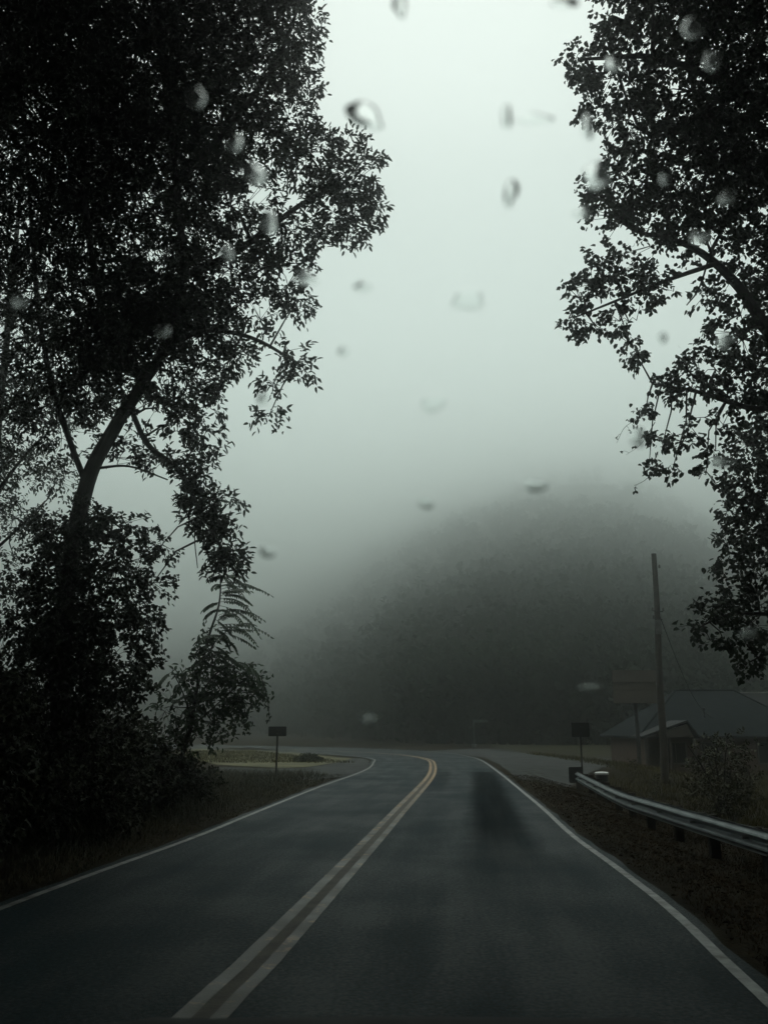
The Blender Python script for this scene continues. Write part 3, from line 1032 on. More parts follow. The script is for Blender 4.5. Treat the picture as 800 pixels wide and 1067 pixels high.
weed(659, 822, -.45, 1.1, 'spindly weed behind the guardrail between the pale lidded bin and the bush')
weed(683, 832, -.45, .8, 'shorter weed behind the guardrail, right beside the yard bush')


# ------------------------------------------------------------------ grass and litter
def blades(name, x, y, h, w, m, lift=0.0, lean=.35):
    n = len(x)
    z = zone(x, y) + hill(x, y) + lift
    B = np.stack([x, y, z], 1)
    a = RNG.uniform(0, 2 * PI, n)
    S = np.stack([np.cos(a), np.sin(a), 0 * a], 1) * (w / 2)[:, None]
    ln = RNG.normal(size=(n, 3)) * lean
    ln[:, 2] = 0
    T = B + (np.array([0, 0, 1.]) + ln) * h[:, None]
    Mi = B + (np.array([0, 0, 1.]) + ln * .35) * h[:, None] * .55
    V = np.stack([B - S, B + S, Mi + S * .8, T, Mi - S * .8], 1).reshape(-1, 3)
    i = np.arange(n)[:, None] * 5
    V4 = V
    Q = np.concatenate([i + np.array([[0, 1, 2, 4]]), i + np.array([[4, 2, 3, 3]])])
    # second set as a degenerate-free triangle strip
    me = bpy.data.meshes.new(name)
    faces = [tuple(r) for r in (i + np.array([[0, 1, 2, 4]])).tolist()] + [tuple(r) for r in (i + np.array([[4, 2, 3]])).tolist()]
    me.from_pydata(V4.tolist(), [], faces)
    me.update()
    return tag(link(name, me, m), kind='stuff')


def lateral(P, x, y):
    A = np.array([(p.x, p.y) for p in P])
    Nn = np.array([tuple(side(P, i).xy) for i in range(len(P))])
    q = np.stack([x, y], -1)
    i = ((q[:, None, :] - A[None]) ** 2).sum(-1).argmin(1)
    return ((q - A[i]) * Nn[i]).sum(-1)


def scatter(n, x0, x1, y0, y1, test, near=0.0):
    x = RNG.uniform(x0, x1, n)
    y = y0 + (y1 - y0) * RNG.uniform(0, 1, n) ** (1 + near)
    u = road_uv(x, y)
    k = test(x, y, u)
    return x[k], y[k], u[k]


x, y, u = scatter(80000, -9, 0, 4, 31, lambda x, y, u: (u < -2.3) & (u > -7.5), .5)
e = lateral(LEFT_R, x, y)
k = e < -.20 - .10 * RNG.random(len(x)) - .05 * np.sin(y * 3)
x, y, u, e = x[k], y[k], u[k], e[k]
hh = RNG.uniform(.03, .12, len(x)) * (.5 + 2.2 * smooth01((-e - .3) / 1.4))
g = blades('grass', x, y, hh, RNG.uniform(.006, .013, len(x)), M['grass'], lean=.6)
g['label'] = 'short dark grass on the bank beside the road'
x, y, u = scatter(110000, 1, 9.5, 4, 31, lambda x, y, u: (u > 2.5) & (u < 6.6), .5)
e = lateral(RIGHT_R, x, y)
k = e > .17 + .12 * RNG.random(len(x)) + .05 * np.sin(y * 3)
x, y, u, e = x[k], y[k], u[k], e[k]
hh = RNG.uniform(.015, .06, len(x)) * (.7 + 1.6 * smooth01((u - 4.8) / .8))
g = blades('dry_grass', x, y, hh, RNG.uniform(.004, .009, len(x)), mat('verge_grass', (.024, .015, .0065), .95, .4, .8, col2=(.034, .022, .009), spec=.0), lean=.9)
g['label'] = 'thin brown grass between the road and the guardrail'
x, y, u = scatter(30000, 6, 24, 18, 60, lambda x, y, u: (u > 6.0) & ~((y > 34) & (x < 9.5)), .3)
g = blades('yard_grass', x, y, RNG.uniform(.08, .26, len(x)), RNG.uniform(.015, .03, len(x)), M['dry_grass'])
g['label'] = 'dry yellow grass of the yard behind the guardrail'
x, y, u = scatter(20000, -22, -1, 42, 66, lambda x, y, u: (u < -3.3) & (x < -2.6 - (y - 46) * .35), 0)
g = blades('turf_grass', x, y, RNG.uniform(.06, .15, len(x)), RNG.uniform(.02, .035, len(x)), M['dry_grass'])
g['label'] = 'yellowed grass on the turf island inside the bend'

# fallen leaves on the right-hand verge
x, y, u = scatter(11000, 1.5, 8.5, 4, 26, lambda x, y, u: (u > 3.0) & (u < 6.2), .4)
k = lateral(RIGHT_R, x, y) > .15 + .5 * RNG.random(len(x)) ** 2
x, y, u = x[k], y[k], u[k]
LV = Leaves()
P = np.stack([x, y, zone(x, y) + .012], 1)
D = RNG.normal(size=P.shape)
D[:, 2] *= .15
LV.add(P, D, RNG.uniform(.035, .075, len(x)), .035, np.array([0, 0, 1.]) + RNG.normal(size=P.shape) * .3)
g = tag(LV.build('leaf_litter', M['litter']), 'fallen brown leaves scattered over the verge by the guardrail', kind='stuff')


# ------------------------------------------------------------------ hillside forest (one mass in the fog)
def forest():
    Vs, Qs, base = [], [], 0
    trees = []
    for _ in range(5200):
        ph = random.uniform(-33, 33)
        r0 = float(interp_deg(np.array(ph), FOOT_R)) - 4
        R = float(interp_deg(np.array(ph), RIDGE_R)) * 1.04
        r = r0 + (R - r0) * random.random() ** 1.7
        if random.random() > min(1, 150 / r + .12) or (ph < -12 and random.random() < .5):
            continue
        trees.append((ph, r))
    for ph in np.arange(-33, 33, .9):      # the wood's edge
        r0 = float(interp_deg(np.array(ph), FOOT_R))
        trees.append((ph + random.uniform(-.4, .4), r0 + random.uniform(-3, 4)))
        trees.append((ph + random.uniform(-.4, .4), r0 + random.uniform(3, 10)))
    for ph, r in trees:
        x, y = r * math.sin(math.radians(ph)), r * math.cos(math.radians(ph))
        z = gz(x, y) if r < 130 else float(hill(np.array([x]), np.array([y]))[0])
        edge = r < float(interp_deg(np.array(ph), FOOT_R)) + 12
        h = random.uniform(9, 15) if not edge else random.uniform(5, 13)
        cr = h * random.uniform(.26, .38)
        n = int(150 if r < 140 else 90 if r < 220 else 45 if r < 400 else 26)
        s = (.55 if r < 140 else .85 if r < 220 else 1.35 if r < 400 else 2.0) * random.uniform(.8, 1.2)
        d = unit(RNG.normal(size=(n, 3)))
        rr = RNG.uniform(.35, 1, n) ** .6
        lob = 1 + .28 * np.sin(d[:, 0] * 5 + r) * np.sin(d[:, 2] * 6 + ph)
        lowest = .08 if edge else .3
        C = d * (rr * lob)[:, None] * np.array([cr, cr, h * (1 - lowest) * .5]) + np.array([x, y, z + h * (lowest + (1 - lowest) * .5)])
        a = unit(RNG.normal(size=(n, 3)) + d * .4)
        b = unit(np.cross(a, RNG.normal(size=(n, 3))))
        sz = s * RNG.uniform(.5, 1.3, n)[:, None]
        V = np.stack([C - a * sz, C - b * sz * .6, C + a * sz, C + b * sz * .6], 1).reshape(-1, 3)
        Vs.append(V)
        Qs.append(base + np.arange(n * 4).reshape(n, 4))
        base += n * 4
        # trunk
        w = .16 + .01 * h
        T = np.array([[x - w, y, z - 1], [x + w, y, z - 1], [x + w * .4, y, z + h * .7], [x - w * .4, y, z + h * .7]])
        T2 = np.array([[x, y - w, z - 1], [x, y + w, z - 1], [x, y + w * .4, z + h * .7], [x, y - w * .4, z + h * .7]])
        Vs += [T, T2]
        Qs.append(base + np.arange(8).reshape(2, 4))
        base += 8
    o = mesh_np('forest', np.concatenate(Vs), np.concatenate(Qs), M['forest'])
    tag(o, 'dark wooded hillside rising beyond the bend and fading into fog', 'forest', kind='stuff')
    print('forest trees', len(trees), 'quads', base // 4)


forest()


# ------------------------------------------------------------------ small road signs (seen from behind)
def place_on(o, ob):
    o.matrix_parent_inverse = Matrix.Translation(-ob)
    return o


def small_sign(px, pyb, pyt, w_px, h_px, label, z=None):
    b = gnd(px, pyb, 0 if z is None else z)
    b.z = gz(b.x, b.y)
    D = b.y
    top = at(px, pyt, D)
    sc = D / F
    o = empty('road_sign', b, label, 'sign', 'small signs at the bend')
    H = top.z - b.z
    w, h = w_px * sc, h_px * sc
    p = MB()
    p.tube([Vector((0, 0, -.2)), Vector((.01, 0, H - h * .5)), Vector((.012, 0, H - .02))], .033, 8)
    p.build('post', M['dark_metal'], o)
    s = MB()
    s.box((0.01, -.05, H - h / 2), (w, .03, h), bev=.012)
    pan = s.build('panel', M['sign_back'], o)
    r = MB()
    r.box((0.01, -.075, H - h * .28), (w * .82, .02, .04))
    r.box((0.01, -.075, H - h * .72), (w * .82, .02, .04))
    r.build('stiffener', M['dark_metal'], pan)
    for zz in (.28, .72):
        MB().tube([Vector((.01, -.10, H - h * zz)), Vector((.01, .05, H - h * zz))], .014, 6).build('bolt', M['galv_dull'], pan)
    return o


small_sign(287.5, 812, 757, 18, 9.5, 'small dark oblong sign on a thin post beside the left-hand verge and sapling')
small_sign(606.5, 809, 753, 18, 14, 'small dark sign on a thin post just behind the guardrail end')

# far faint street-name sign
b = gnd(494, 779)
fs = empty('street_sign', b, 'pale faint street sign with a cross-board, far off before the woods', 'sign')
H = at(494, 750, b.y).z
MB().tube([Vector((0, 0, -.1)), Vector((0, 0, H))], .07, 8).build('post', M['sign_green'], fs)
MB().box((.62, 0, H - .12), (1.35, .05, .24), bev=.01).build('name_board', M['sign_green'], fs)
MB().lathe([(.22, 0), (.24, .25), (.12, .3)], 12).build('base', M['galv_dull'], fs)


# ------------------------------------------------------------------ guardrail
def rail_xy(t):
    """t in metres ahead along Y"""
    u = 3.02 + .107 * (t - 0) + .42
    return Vector((u, t, 0))


G0 = Vector((5.05, 12.4, 0))
G1 = gnd(597, 815, -.05)
dirg = Vector((.107, 1, 0)).normalized()
E0 = at(600, 803.5, 29.0)            # far end, rail top
A0 = at(680, 834, 16.6)
N0 = at(800, 866.5, 11.8)
NN = N0 + (N0 - A0) * 1.6
rtop = spline([NN, N0, A0, at(640, 822, 20.5), E0], 14)
rg = empty('guardrail', (A0.x, A0.y, gz(A0.x, A0.y)), 'galvanised W-beam guardrail along the verge, wet and streaked', 'guardrail')
ro = Vector(rg.location)
prof = [(0, 0), (.02, -.012), (.025, -.03), (-.035, -.075), (-.05, -.10), (-.045, -.125), (.02, -.165), (.03, -.185), (.02, -.205), (-.045, -.245), (-.05, -.27), (-.035, -.295), (.025, -.33), (.02, -.345), (0, -.35)]
prof = [(a, b * .92) for a, b in prof]
gm = MB()
R = resample(rtop, 90)
vs, fs_ = [], []
for i, p in enumerate(R):
    s = side(R, i)
    for a, bz in prof:
        vs.append(p + s * a + Vector((0, 0, bz)) - ro)
    for a, bz in reversed(prof):
        vs.append(p + s * (a + .006) + Vector((0, 0, bz)) - ro)
k = len(prof) * 2
for i in range(len(R) - 1):
    for j in range(k):
        j2 = (j + 1) % k
        fs_.append((i * k + j, i * k + j2, (i + 1) * k + j2, (i + 1) * k + j))
gm.add(vs, fs_)
gm.build('rail', M['galv'], rg, smooth=False)
# splice overlaps of the rail with their bolts
acc = 0
d = 0
nxt = .6
for i in range(1, len(R)):
    d += (R[i] - R[i - 1]).length
    if d >= nxt:
        nxt += 1.905
        p, s = R[i], side(R, i)
        g0 = gz(p.x + .25, p.y)
        h = p.z - .05 - g0
        base = Vector((p.x, p.y, 0)) + s * .30
        pm = MB().box(Vector((base.x, base.y, g0 + h / 2 - .25)) - ro, (.15, .17, h + .5), rz=-.107, bev=.01)
        post = pm.build('post', M['post_wood'], rg)
        b2 = Vector((p.x, p.y, p.z - .17)) + s * .135
        MB().box(b2 - ro, (.15, .13, .30), rz=-.107, bev=.008).build('blockout', M['post_wood'], post)
        bb = Vector((p.x, p.y, p.z - .16)) + s * -.06
        MB().tube([bb - ro, bb + s * .1 - ro], .018, 7).build('bolt', M['galv_dull'], post)
p, s = R[-1], side(R, -1)
te = MB()
for k in range(9):
    a0 = -PI / 2 + PI * k / 8
te.tube([p + Vector((0, .02, -.17)) - ro + s * -.04, p + Vector((0, .05, -.17)) - ro + s * .14], .02, 6)
te.box(p + Vector((-.02, .06, -.12)) - ro, (.42, .05, .50), rz=-.1, bev=.02)
te.build('end_terminal', M['dark_metal'], rg)
g0 = gz(p.x, p.y)
MB().box(Vector((p.x + .1, p.y + .12, (p.z - .05 + g0) / 2 - .2)) - ro, (.2, .2, p.z - g0 + .45), rz=-.1, bev=.01).build('end_post', M['wood'], rg)

# pale-lidded bin behind the rail
b = gnd(627, 822, -.35)
b = Vector((at(627, 815, 26).x, 26, 0))
b.z = gz(b.x, b.y)
top = at(627, 804.5, 26).z
bn = empty('lidded_bin', b, 'squat dark drum with a pale lid behind the guardrail end', 'bin')
hh = top - b.z
MB().lathe([(.16, -.05), (.175, 0), (.18, hh * .45), (.172, hh * .5), (.18, hh * .55), (.18, hh - .06)], 20).build('drum', M['plastic_dark'], bn, smooth=False)
MB().lathe([(.195, hh - .075), (.20, hh - .06), (.20, hh - .02), (.17, hh), (.05, hh + .012)], 20).build('lid', M['plastic_white'], bn, smooth=False)

# ------------------------------------------------------------------ utility pole
PD = 33.0
pb = at(691, 800, PD)
pb.z = gz(pb.x, pb.y)
up = empty('utility_pole', pb, 'weathered wooden utility pole without crossarm standing before the house roof', 'utility pole')
ptop = at(681, 577, PD)
T = ptop - pb
PO = MB()
PP = [Vector((0, 0, -.3)).lerp(T, k / 10) + Vector((.02 * math.sin(k), 0, 0)) for k in range(11)]
PO.tube(PP, [.15 - .055 * k / 10 for k in range(11)], 14)
PO.build('post', M['wood'], up)
zc = T.z * .68
for (fr, l) in ((.70, .32), (.735, .40)):
    c = T * fr
    MB().tube([c + Vector((-l / 2, -.12, .02)), c + Vector((l / 2, -.12, -.02))], .022, 6).build('bracket', M['dark_metal'], up)
for (fr, dx) in ((.70, -.17), (.735, .21), (.735, -.2), (.93, .14)):
    c = T * fr + Vector((dx, -.14, .02))
    MB().lathe([(.02, -.02), (.05, 0), (.035, .03), (.05, .06), (.03, .09), (.02, .12)], 10, c).build('insulator', M['galv_dull'], up)
MB().box(T * .665 + Vector((0, -.11, 0)), (.24, .05, .55), bev=.01).build('notice_plate', M['galv_dull'], up)
wire = MB()
wa, wb = T * .72 + Vector((.1, 0, 0)), at(742, 748, 50) - pb
WP = []
for k in range(17):
    t = k / 16
    WP.append(wa.lerp(wb, t) - Vector((0, 0, 1.0 * math.sin(PI * t) * .9)))
wire.tube(WP, .016, 5)
wire.build('service_wire', M['rubber'], up)

# ------------------------------------------------------------------ double-board roadside sign
BD = 44.0
bb = at(666, 795, BD)
bb.z = gz(bb.x, bb.y)
bs = empty('roadside_sign', bb, 'faded tan double-board sign on one post behind the utility pole', 'sign')
H1, H2, H3, H4 = [at(664, py, BD).z - bb.z for py in (698.5, 711.5, 720, 733)]
wid = 45 * BD / F
MB().tube([Vector((0, 0, -.2)), Vector((0, 0, H1 - .1))], .10, 10).build('post', M['dark_metal'], bs)
MB().box((-.02, -.16, (H1 + H2) / 2), (wid, .10, H1 - H2), bev=.015).build('upper_board', M['sign_tan'], bs)
MB().box((-.02, -.16, (H3 + H4) / 2), (wid, .10, H3 - H4), bev=.015).build('lower_board', M['sign_tan'], bs)
MB().box((-.02, -.14, (H2 + H3) / 2), (wid * .97, .06, H2 - H3 - .012)).build('middle_panel', M['sign_dark'], bs)

# ------------------------------------------------------------------ house
HD = 50.0
hx0, hx1 = at(656, 780, 54).x, at(850, 780, 50).x
hb = Vector(((hx0 + hx1) / 2, 54, 0))
hb.z = -1.25
ho = empty('house', hb, 'low house with a grey hipped roof behind the guardrail and bush', 'house')
x0, x1 = hx0 - hb.x, hx1 - hb.x
y0, y1 = -3.5, 4.5
EH = 2.45
wl = MB()
for (c, s) in (((0, y0 + .1, EH / 2), (x1 - x0, .2, EH)), ((0, y1 - .1, EH / 2), (x1 - x0, .2, EH)), ((x0 + .1, (y0 + y1) / 2, EH / 2), (.2, y1 - y0 - .4, EH)), ((x1 - .1, (y0 + y1) / 2, EH / 2), (.2, y1 - y0 - .4, EH))):
    wl.box(c, s)
wl.build('wall', M['brick'], ho)
ov = .55
RH = 5.15
yr = (y0 + y1) / 2
rx0, rx1 = at(703, 720, 54.5).x - hb.x, at(764, 720, 54.5).x - hb.x
rf = MB()
ex0, ex1, ey0, ey1 = x0 - ov, x1 + ov, y0 - ov, y1 + ov
vs = [(ex0, ey0, EH), (ex1, ey0, EH), (ex1, ey1, EH), (ex0, ey1, EH), (rx0, yr, RH), (rx1, yr, RH)]
vs2 = [(a, b_, c - .14) for a, b_, c in vs[:4]]
rf.add(vs + vs2, [(0, 1, 5, 4), (1, 2, 5), (2, 3, 4, 5), (3, 0, 4), (6, 7, 1, 0), (7, 8, 2, 1), (8, 9, 3, 2), (9, 6, 0, 3), (9, 8, 7, 6)])
roof = rf.build('roof', M['shingle'], ho)
# ridge and hip caps, gutter, vent
cp = MB()
for a, b_ in ((4, 5), (0, 4), (1, 5)):
    cp.tube([Vector(vs[a]) + Vector((0, 0, .02)), Vector(vs[b_]) + Vector((0, 0, .02))], .06, 6)
cp.build('ridge_cap', M['shingle'], roof)
MB().box(((ex0 + ex1) / 2, ey0 - .06, EH - .08), (ex1 - ex0, .12, .12), bev=.02).build('gutter', M['dark_metal'], roof)
vx = at(756, 750, 48.5).x - hb.x
MB().lathe([(.05, 3.0), (.05, 4.15), (.10, 4.18), (.10, 4.28), (.03, 4.32)], 10, (vx, -2.3, -.25)).build('vent_pipe', M['dark_metal'], roof)
# front gable porch
gx0, gx1 = at(664, 765, 49).x - hb.x, at(724, 765, 49).x - hb.x
ga = at(711, 747, 49).x - hb.x
gz0, gza = EH - .02, EH + .85
pf = y0 - 2.2
pr = MB()
P1 = [(gx0, pf, gz0), (ga, pf, gza), (gx1, pf, gz0)]
P2 = [(gx0, y0 - .02, gz0), (ga, y0 + 1.2, gza), (gx1, y0 - .02, gz0)]
vv = P1 + P2 + [(a, b_, c - .12) for a, b_, c in P1 + P2]
pr.add(vv, [(0, 1, 4, 3), (1, 2, 5, 4), (6, 9, 10, 7), (7, 10, 11, 8), (0, 6, 7, 1), (1, 7, 8, 2), (3, 9, 6, 0), (2, 8, 11, 5)])
pr.build('porch_roof', M['shingle_dark'], ho)
gb = MB()
gb.add([(gx0 + .3, pf + .15, gz0 - .05), (gx1 - .3, pf + .15, gz0 - .05), (ga, pf + .15, gza - .2), (gx0 + .3, pf + .25, gz0 - .05), (gx1 - .3, pf + .25, gz0 - .05), (ga, pf + .25, gza - .2)],
       [(0, 1, 2), (5, 4, 3), (0, 3, 4, 1), (1, 4, 5, 2), (2, 5, 3, 0)])
gb.build('gable', M['sign_dark'], ho)
for xx in (gx0 + .25, (gx0 + gx1) / 2, gx1 - .25):
    MB().box((xx, pf + .2, EH / 2 - .1), (.14, .14, EH - .06), bev=.01).build('porch_post', M['sign_dark'], ho)
MB().box(((gx0 + gx1) / 2, (pf + y0) / 2, .06), (gx1 - gx0 - .1, y0 - pf - .1, .14)).build('porch_floor', M['gravel'], ho)
dr = MB().box((gx0 + 1.2, y0 - .03, 1.05), (.92, .06, 2.1), bev=.01).build('door', M['sign_dark'], ho)
MB().tube([Vector((gx0 + 1.55, y0 - .12, 1.0)), Vector((gx0 + 1.55, y0 - .06, 1.0))], .035, 8).build('handle', M['galv_dull'], dr)
for xx in (gx0 + 2.5, gx1 + 1.4, gx1 + 4.6):
    wn = MB()
    for (cx_, cz_, w_, h_) in ((0, .58, 1.3, .08), (0, -.58, 1.3, .08), (-.61, 0, .08, 1.08), (.61, 0, .08, 1.08), (0, 0, .05, 1.08)):
        wn.box((xx + cx_, y0 - .04, 1.5 + cz_), (w_, .08, h_))
    wno = wn.build('window', M['siding'], ho)
    MB().box((xx, y0 - .015, 1.5), (1.14, .03, 1.08)).build('pane', M['glass_dark'], wno)

# second, darker roofed building behind at the picture edge
b2 = Vector((at(835, 740, 66).x, 68, -1.2))
sh = empty('outbuilding', b2, 'second dark-roofed building with a pale ridge behind the house, at the picture edge', 'building')
w2 = 4.6
MB().box((0, 0, 1.6), (2 * w2 - .6, 6, 3.2)).build('wall', M['siding'], sh)
rz_ = at(800, 722, 68).z - b2.z
r2 = MB()
P1 = [(-w2, -3.4, 3.1), (-w2, 0, rz_), (-w2, 3.4, 3.1)]
P2 = [(w2, a, c) for _, a, c in P1]
vv = P1 + P2 + [(a, b_, c - .13) for a, b_, c in P1 + P2]
r2.add(vv, [(0, 3, 4, 1), (1, 4, 5, 2), (6, 7, 10, 9), (7, 8, 11, 10), (0, 1, 7, 6), (1, 2, 8, 7), (3, 9, 10, 4), (4, 10, 11, 5), (0, 6, 9, 3), (2, 5, 11, 8)])
r2o = r2.build('roof', M['shingle_dark'], sh)
MB().box((0, 0, rz_ + .03), (2 * w2 + .02, .26, .10), bev=.02).build('ridge_cap', M['trim'], r2o)

# ------------------------------------------------------------------ the car's bonnet
car = empty('car', (0, 0, 0), 'dark bonnet edge of the car the view is taken from', 'car')
nx, ny = 28, 14
vs, fs_ = [], []
slope = (at(400, 1047, 1).z - EYE)
for j in range(ny + 1):
    t = j / ny
    Y = .80 + 1.12 * t
    for i in range(nx + 1):
        sx = -1 + 2 * i / nx
        half = .86 - .05 * t * t
        X = sx * half + .02
        zedge = EYE + slope * 1.92
        z = zedge + .13 * (1 - t) - .03 * abs(sx) ** 2.4 - .10 * max(0, t - .82) ** 1.5 * 4 * 0
        if t > .9:
            z -= (t - .9) * .25
        z += .008 * math.exp(-((abs(sx) - .55) / .05) ** 2)
        vs.append((X, Y, z))
for j in range(ny):
    for i in range(nx):
        a = j * (nx + 1) + i
        fs_.append((a, a + 1, a + nx + 2, a + nx + 1))
me = bpy.data.meshes.new('bonnet')
me.from_pydata(vs, [], fs_)
me.update()
me.shade_smooth()
bo = link('bonnet', me, M['bonnet'], car)
sm = bo.modifiers.new('thick', 'SOLIDIFY')
sm.thickness = .02
sm.offset = -1
front = MB()
front.box((.02, 1.84, .64), (1.5, .12, .42), bev=.05)
front.box((.02, 1.38, .53), (1.52, .86, .30), bev=.05)
front.build('body', M['bonnet'], car)
for px, py in ((128, 1052), (458, 1060)):
    p = at(px, py, 1.15)
    zt = EYE + slope * 1.92 + .13 * (1 - .31)
    MB().box((p.x, 1.12, zt + .004), (.045, .03, .014), rz=.3, bev=.004).build('washer_nozzle', M['rubber'], bo)

# ------------------------------------------------------------------ rain drops clinging to the windscreen
wm = bpy.data.materials.new('water')
wm.use_nodes = True
pb_ = wm.node_tree.nodes['Principled BSDF']
pb_.inputs['Base Color'].default_value = (.98, 1, .99, 1)
pb_.inputs['Roughness'].default_value = 0.02
pb_.inputs['IOR'].default_value = 1.33
pb_.inputs['Transmission Weight'].default_value = 1.0
wnz = wm.node_tree.nodes.new('ShaderNodeTexNoise')
wnz.inputs['Scale'].default_value = 60
wbp = wm.node_tree.nodes.new('ShaderNodeBump')
wbp.inputs['Strength'].default_value = .08
wbp.inputs['Distance'].default_value = .002
wm.node_tree.links.new(wnz.outputs['Fac'], wbp.inputs['Height'])


WS_N = Vector((0, math.cos(math.radians(26)), math.sin(math.radians(26))))    # outward normal of the sloping glass
WS_P = Vector((0, .62, EYE))
WX = Vector((1, 0, 0))
WU = WS_N.cross(WX) * -1
if WU.z < 0:
    WU = -WU


def drop(px, py, w, h, label, tilt=0.0, seed=0, height=.36, group=None):
    if height < .3 or px < 330 or px > 590:
        w, h = w * .72, h * .72
    r = ray(px, py)
    t = (WS_P - Vector((0, 0, EYE))).dot(WS_N) / r.dot(WS_N)
    c = r * t + Vector((0, 0, EYE))
    sc = r.length * t / F * 0.97
    # size on the sloping glass so that it subtends w x h
    rw = w * sc / 2
    fore = abs(WU.dot(Vector((0, 0, 1)) - r.normalized() * r.normalized().z) / (Vector((0, 0, 1)) - r.normalized() * r.normalized().z).length)
    rh = h * sc / 2 / max(.35, fore)
    rng = random.Random(seed)
    ph = [rng.uniform(0, 6.28) for _ in range(4)]
    am = [rng.uniform(.04, .2) / (1 + .3 * j_) for j_ in range(4)]
    nr, na = 7, 30
    vs = [tuple(WS_N * (height * min(rw, rh)))]
    for i in range(1, nr + 1):
        q = i / nr
        for k in range(na):
            a = 2 * PI * k / na
            rad = q * (1 + sum(am[j] * math.sin((j + 1) * a + ph[j]) for j in range(4)))
            x, y = math.cos(a) * rad, math.sin(a) * rad
            x, y = x * math.cos(tilt) - y * math.sin(tilt) * (rh / rw), y * math.cos(tilt) + x * math.sin(tilt) * (rw / rh)
            z = height * min(rw, rh) * (1 - q * q) ** .75
            vs.append(tuple(WX * (x * rw) + WU * (y * rh) + WS_N * z))
    fs = [(0, 1 + k, 1 + (k + 1) % na) for k in range(na)]
    for i in range(nr - 1):
        for k in range(na):
            k2 = (k + 1) % na
            a, b = 1 + i * na, 1 + (i + 1) * na
            fs.append((a + k, b + k, b + k2, a + k2))
    fs.append(tuple(1 + (nr - 1) * na + k for k in range(na))[::-1])
    me = bpy.data.meshes.new('raindrop')
    me.from_pydata(vs, [], fs)
    me.update()
    for p in me.polygons:
        p.use_smooth = len(p.vertices) < 10
    o = link('raindrop', me, wm, None, c)
    return tag(o, label, 'raindrop', 'raindrops on the windscreen')


DROPS = [
    (381, 122, 42, 20, 'large ragged raindrop on the pale sky beside the oak crown', -.5),
    (416, 5, 13, 22, 'raindrop cut by the top of the picture between the two crowns', .2),
    (532, 203, 14, 26, 'dark pointed raindrop on the pale sky, facing the poplar crown', -.1),
    (527, 122, 10, 22, 'thin upright raindrop high on the pale sky near the poplar crown', 0),
    (556, 124, 44, 14, 'wide faint raindrop high on the pale sky touching a thin upright one', 0),
    (489, 312, 50, 24, 'largest round raindrop in mid sky with a bright point in it', .1),
    (378, 299, 19, 9, 'small flat raindrop on the sky just past the oak boughs', -.1),
    (357, 366, 10, 10, 'tiny dot-like raindrop on the sky level with the oak bough end', 0),
    (450, 422, 36, 20, 'wide faint raindrop in mid sky above the fog', .05),
    (558, 506, 24, 13, 'flat raindrop exactly on the foggy ridge line', -.05),
    (444, 524, 14, 12, 'small raindrop in the fog above the bend', 0),
    (278, 575, 24, 15, 'dark-topped raindrop beside the hanging oak bough', -.15),
    (622, 182, 38, 32, 'biggest round raindrop over the edge of the poplar crown', -.5),
    (612, 132, 15, 32, 'tall upright raindrop at the edge of the poplar crown', .05),
    (606, 222, 24, 14, 'pale flat raindrop under the biggest one at the poplar edge', .2),
    (244, 150, 22, 20, 'pale round raindrop over the oak crown, uppermost of three in a line', 0),
    (264, 180, 26, 32, 'pale tall raindrop over the oak crown, middle of three in a line', .3),
    (280, 229, 22, 28, 'pale tall raindrop over the oak crown, lowest of three in a line', .2),
    (318, 290, 34, 17, 'wide dark raindrop over the tip of an oak bough', -.15),
    (205, 100, 24, 22, 'dim raindrop high over the dark middle of the oak crown', .4),
    (664, 456, 22, 26, 'round raindrop among the lowest poplar leaves', .1),
    (720, 30, 24, 20, 'raindrop high up over the poplar crown near the picture top', .3),
    (640, 66, 22, 16, 'pale raindrop over the uppermost poplar bough tip', 0),
    (758, 206, 22, 13, 'dim slanting raindrop over the darkest part of the poplar crown', .5),
    (730, 247, 26, 13, 'grey flat raindrop by the sky gap in the poplar crown', .1),
    (755, 355, 24, 18, 'raindrop over the poplar crown above the slender tree', .2),
    (752, 482, 30, 13, 'flat raindrop where the poplar and the slender tree meet', -.1),
    (690, 352, 14, 12, 'small raindrop by the sky gap under the poplar boughs', 0),
    (617, 718, 34, 11, 'flat glinting raindrop against the dark wooded slope', -.15),
    (385, 750, 14, 9, 'tiny raindrop low in the fog above the bend', 0),
    (20, 314, 20, 16, 'raindrop over the oak crown at the outer picture edge', 0),
    (588, 3, 26, 9, 'flat raindrop at the picture top beside the poplar crown', 0),
    (170, 346, 16, 14, 'dim small raindrop over the lower oak crown', .3),
    (235, 262, 20, 18, 'dim raindrop over the oak crown beside the lowest of three', .4),
    (780, 660, 26, 13, 'grey slanting raindrop over the slender tree above the roof', .35),
    (692, 186, 12, 12, 'tiny grey raindrop deep in the poplar crown', 0),
    (740, 62, 18, 22, 'tall dim raindrop deep in the upper poplar crown', .2),
    (275, 415, 16, 18, 'round raindrop over the lowest oak bough end', .1),
]
HGT = {489: .07, 450: .08, 720: .12, 740: .12, 205: .14, 381: .62, 532: .75, 416: .6, 378: .5, 357: .5, 527: .6, 588: .5, 278: .5, 622: .6, 612: .5, 264: .42, 280: .42, 556: .16}
for i, (px, py, w, h, lab, tl) in enumerate(DROPS):
    drop(px, py, w, h, lab, tl, i, HGT.get(px) or (.2 if 'dim' in lab or 'deep' in lab or 'grey' in lab else .34))

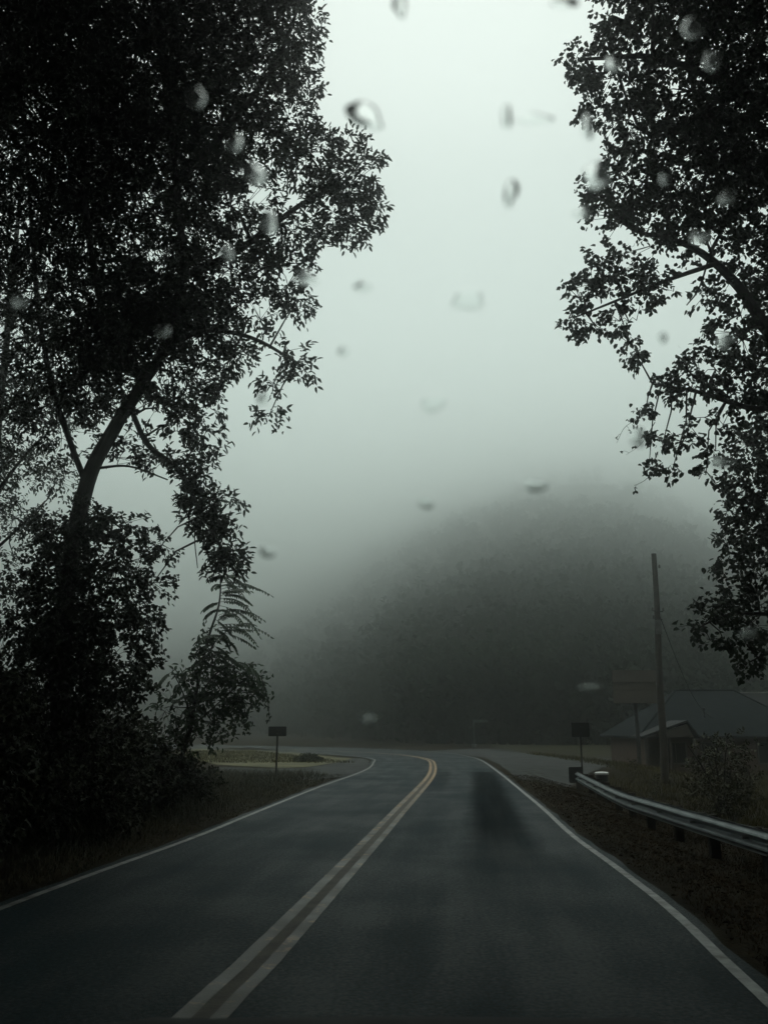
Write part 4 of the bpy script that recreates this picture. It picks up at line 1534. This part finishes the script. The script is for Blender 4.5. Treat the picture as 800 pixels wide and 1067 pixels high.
# ------------------------------------------------------------------ fog
hz = MB().box((0, 0, 0), (1, 1, 1))
HT = 300
hv = [(-890, -890, -4), (890, 890, HT)]
hz = MB().box((0, 0, (HT - 4) / 2), (2960, 2960, HT + 4))
fog = hz.build('haze', None)
fm = bpy.data.materials.new('fog')
fm.use_nodes = True
nt = fm.node_tree
nt.nodes.remove(nt.nodes['Principled BSDF'])
pv = nt.nodes.new('ShaderNodeVolumePrincipled')
pv.inputs['Color'].default_value = (.915, .93, .92, 1)
pv.inputs['Density'].default_value = .0057
pv.inputs['Anisotropy'].default_value = .95
nt.links.new(pv.outputs['Volume'], nt.nodes['Material Output'].inputs['Volume'])
fog.data.materials.append(fm)
fm.cycles.homogeneous_volume = True
tag(fog, kind='stuff')

# ------------------------------------------------------------------ sky, sun, camera
W = bpy.data.worlds.new('World')
SC.world = W
W.use_nodes = True
nt = W.node_tree
N, L = nt.nodes, nt.links
bg = N['Background']
sky = N.new('ShaderNodeTexSky')
sky.sky_type = 'NISHITA'
sky.sun_disc = False
SE, SR = math.radians(78), math.radians(8)
sky.sun_elevation = SE
sky.sun_rotation = SR
sky.dust_density = 2
bw = N.new('ShaderNodeHueSaturation')
bw.inputs['Saturation'].default_value = .08
L.new(sky.outputs['Color'], bw.inputs['Color'])
# overcast, set brighter at the horizon and darker overhead
geo = N.new('ShaderNodeTexCoord')
sx = N.new('ShaderNodeSeparateXYZ')
L.new(geo.outputs['Generated'], sx.inputs[0])
mr = N.new('ShaderNodeMapRange')
mr.inputs['From Min'].default_value = 0
mr.inputs['From Max'].default_value = 1
mr.inputs['To Min'].default_value = 2.3
mr.inputs['To Max'].default_value = .60
L.new(sx.outputs['Z'], mr.inputs['Value'])
tint = N.new('ShaderNodeMixRGB')
tint.blend_type = 'MULTIPLY'
tint.inputs['Fac'].default_value = 1
tint.inputs[2].default_value = (.90, 1.0, .935, 1)
L.new(bw.outputs['Color'], tint.inputs[1])
mul = N.new('ShaderNodeMixRGB')
mul.blend_type = 'MULTIPLY'
mul.inputs['Fac'].default_value = 1
L.new(tint.outputs['Color'], mul.inputs[1])
L.new(mr.outputs['Result'], mul.inputs[2])
L.new(mul.outputs['Color'], bg.inputs['Color'])
bg.inputs['Strength'].default_value = .12

sun = bpy.data.lights.new('sun', 'SUN')
sun.energy = .5
sun.angle = math.radians(80)
sun.color = (1, .98, .94)
so = bpy.data.objects.new('sun', sun)
COL.objects.link(so)
dv = Vector((math.sin(SR) * math.cos(SE), math.cos(SR) * math.cos(SE), math.sin(SE)))
so.rotation_euler = dv.to_track_quat('Z', 'Y').to_euler()
so.location = (0, 0, 50)

cam = bpy.data.cameras.new('camera')
co = bpy.data.objects.new('camera', cam)
COL.objects.link(co)
co.location = (0, 0, EYE)
co.rotation_euler = (math.radians(90) + TH, 0, 0)
cam.sensor_fit = 'VERTICAL'
cam.sensor_height = 36
cam.lens = 36 * F / 1067
cam.clip_start = .02
cam.clip_end = 3000
cam.dof.use_dof = True
cam.dof.focus_distance = 28
cam.dof.aperture_fstop = 5
SC.camera = co

vs_ = SC.view_settings
vs_.view_transform = 'Standard'
vs_.look = 'None'
vs_.exposure = 0.34
vs_.gamma = 1
vs_.use_curve_mapping = False
cy = SC.cycles
cy.max_bounces = 9
cy.diffuse_bounces = 2
cy.glossy_bounces = 2
cy.transmission_bounces = 6
cy.transparent_max_bounces = 8
cy.volume_bounces = 6
cy.use_denoising = True
cy.caustics_reflective = False
cy.caustics_refractive = False
print('built')
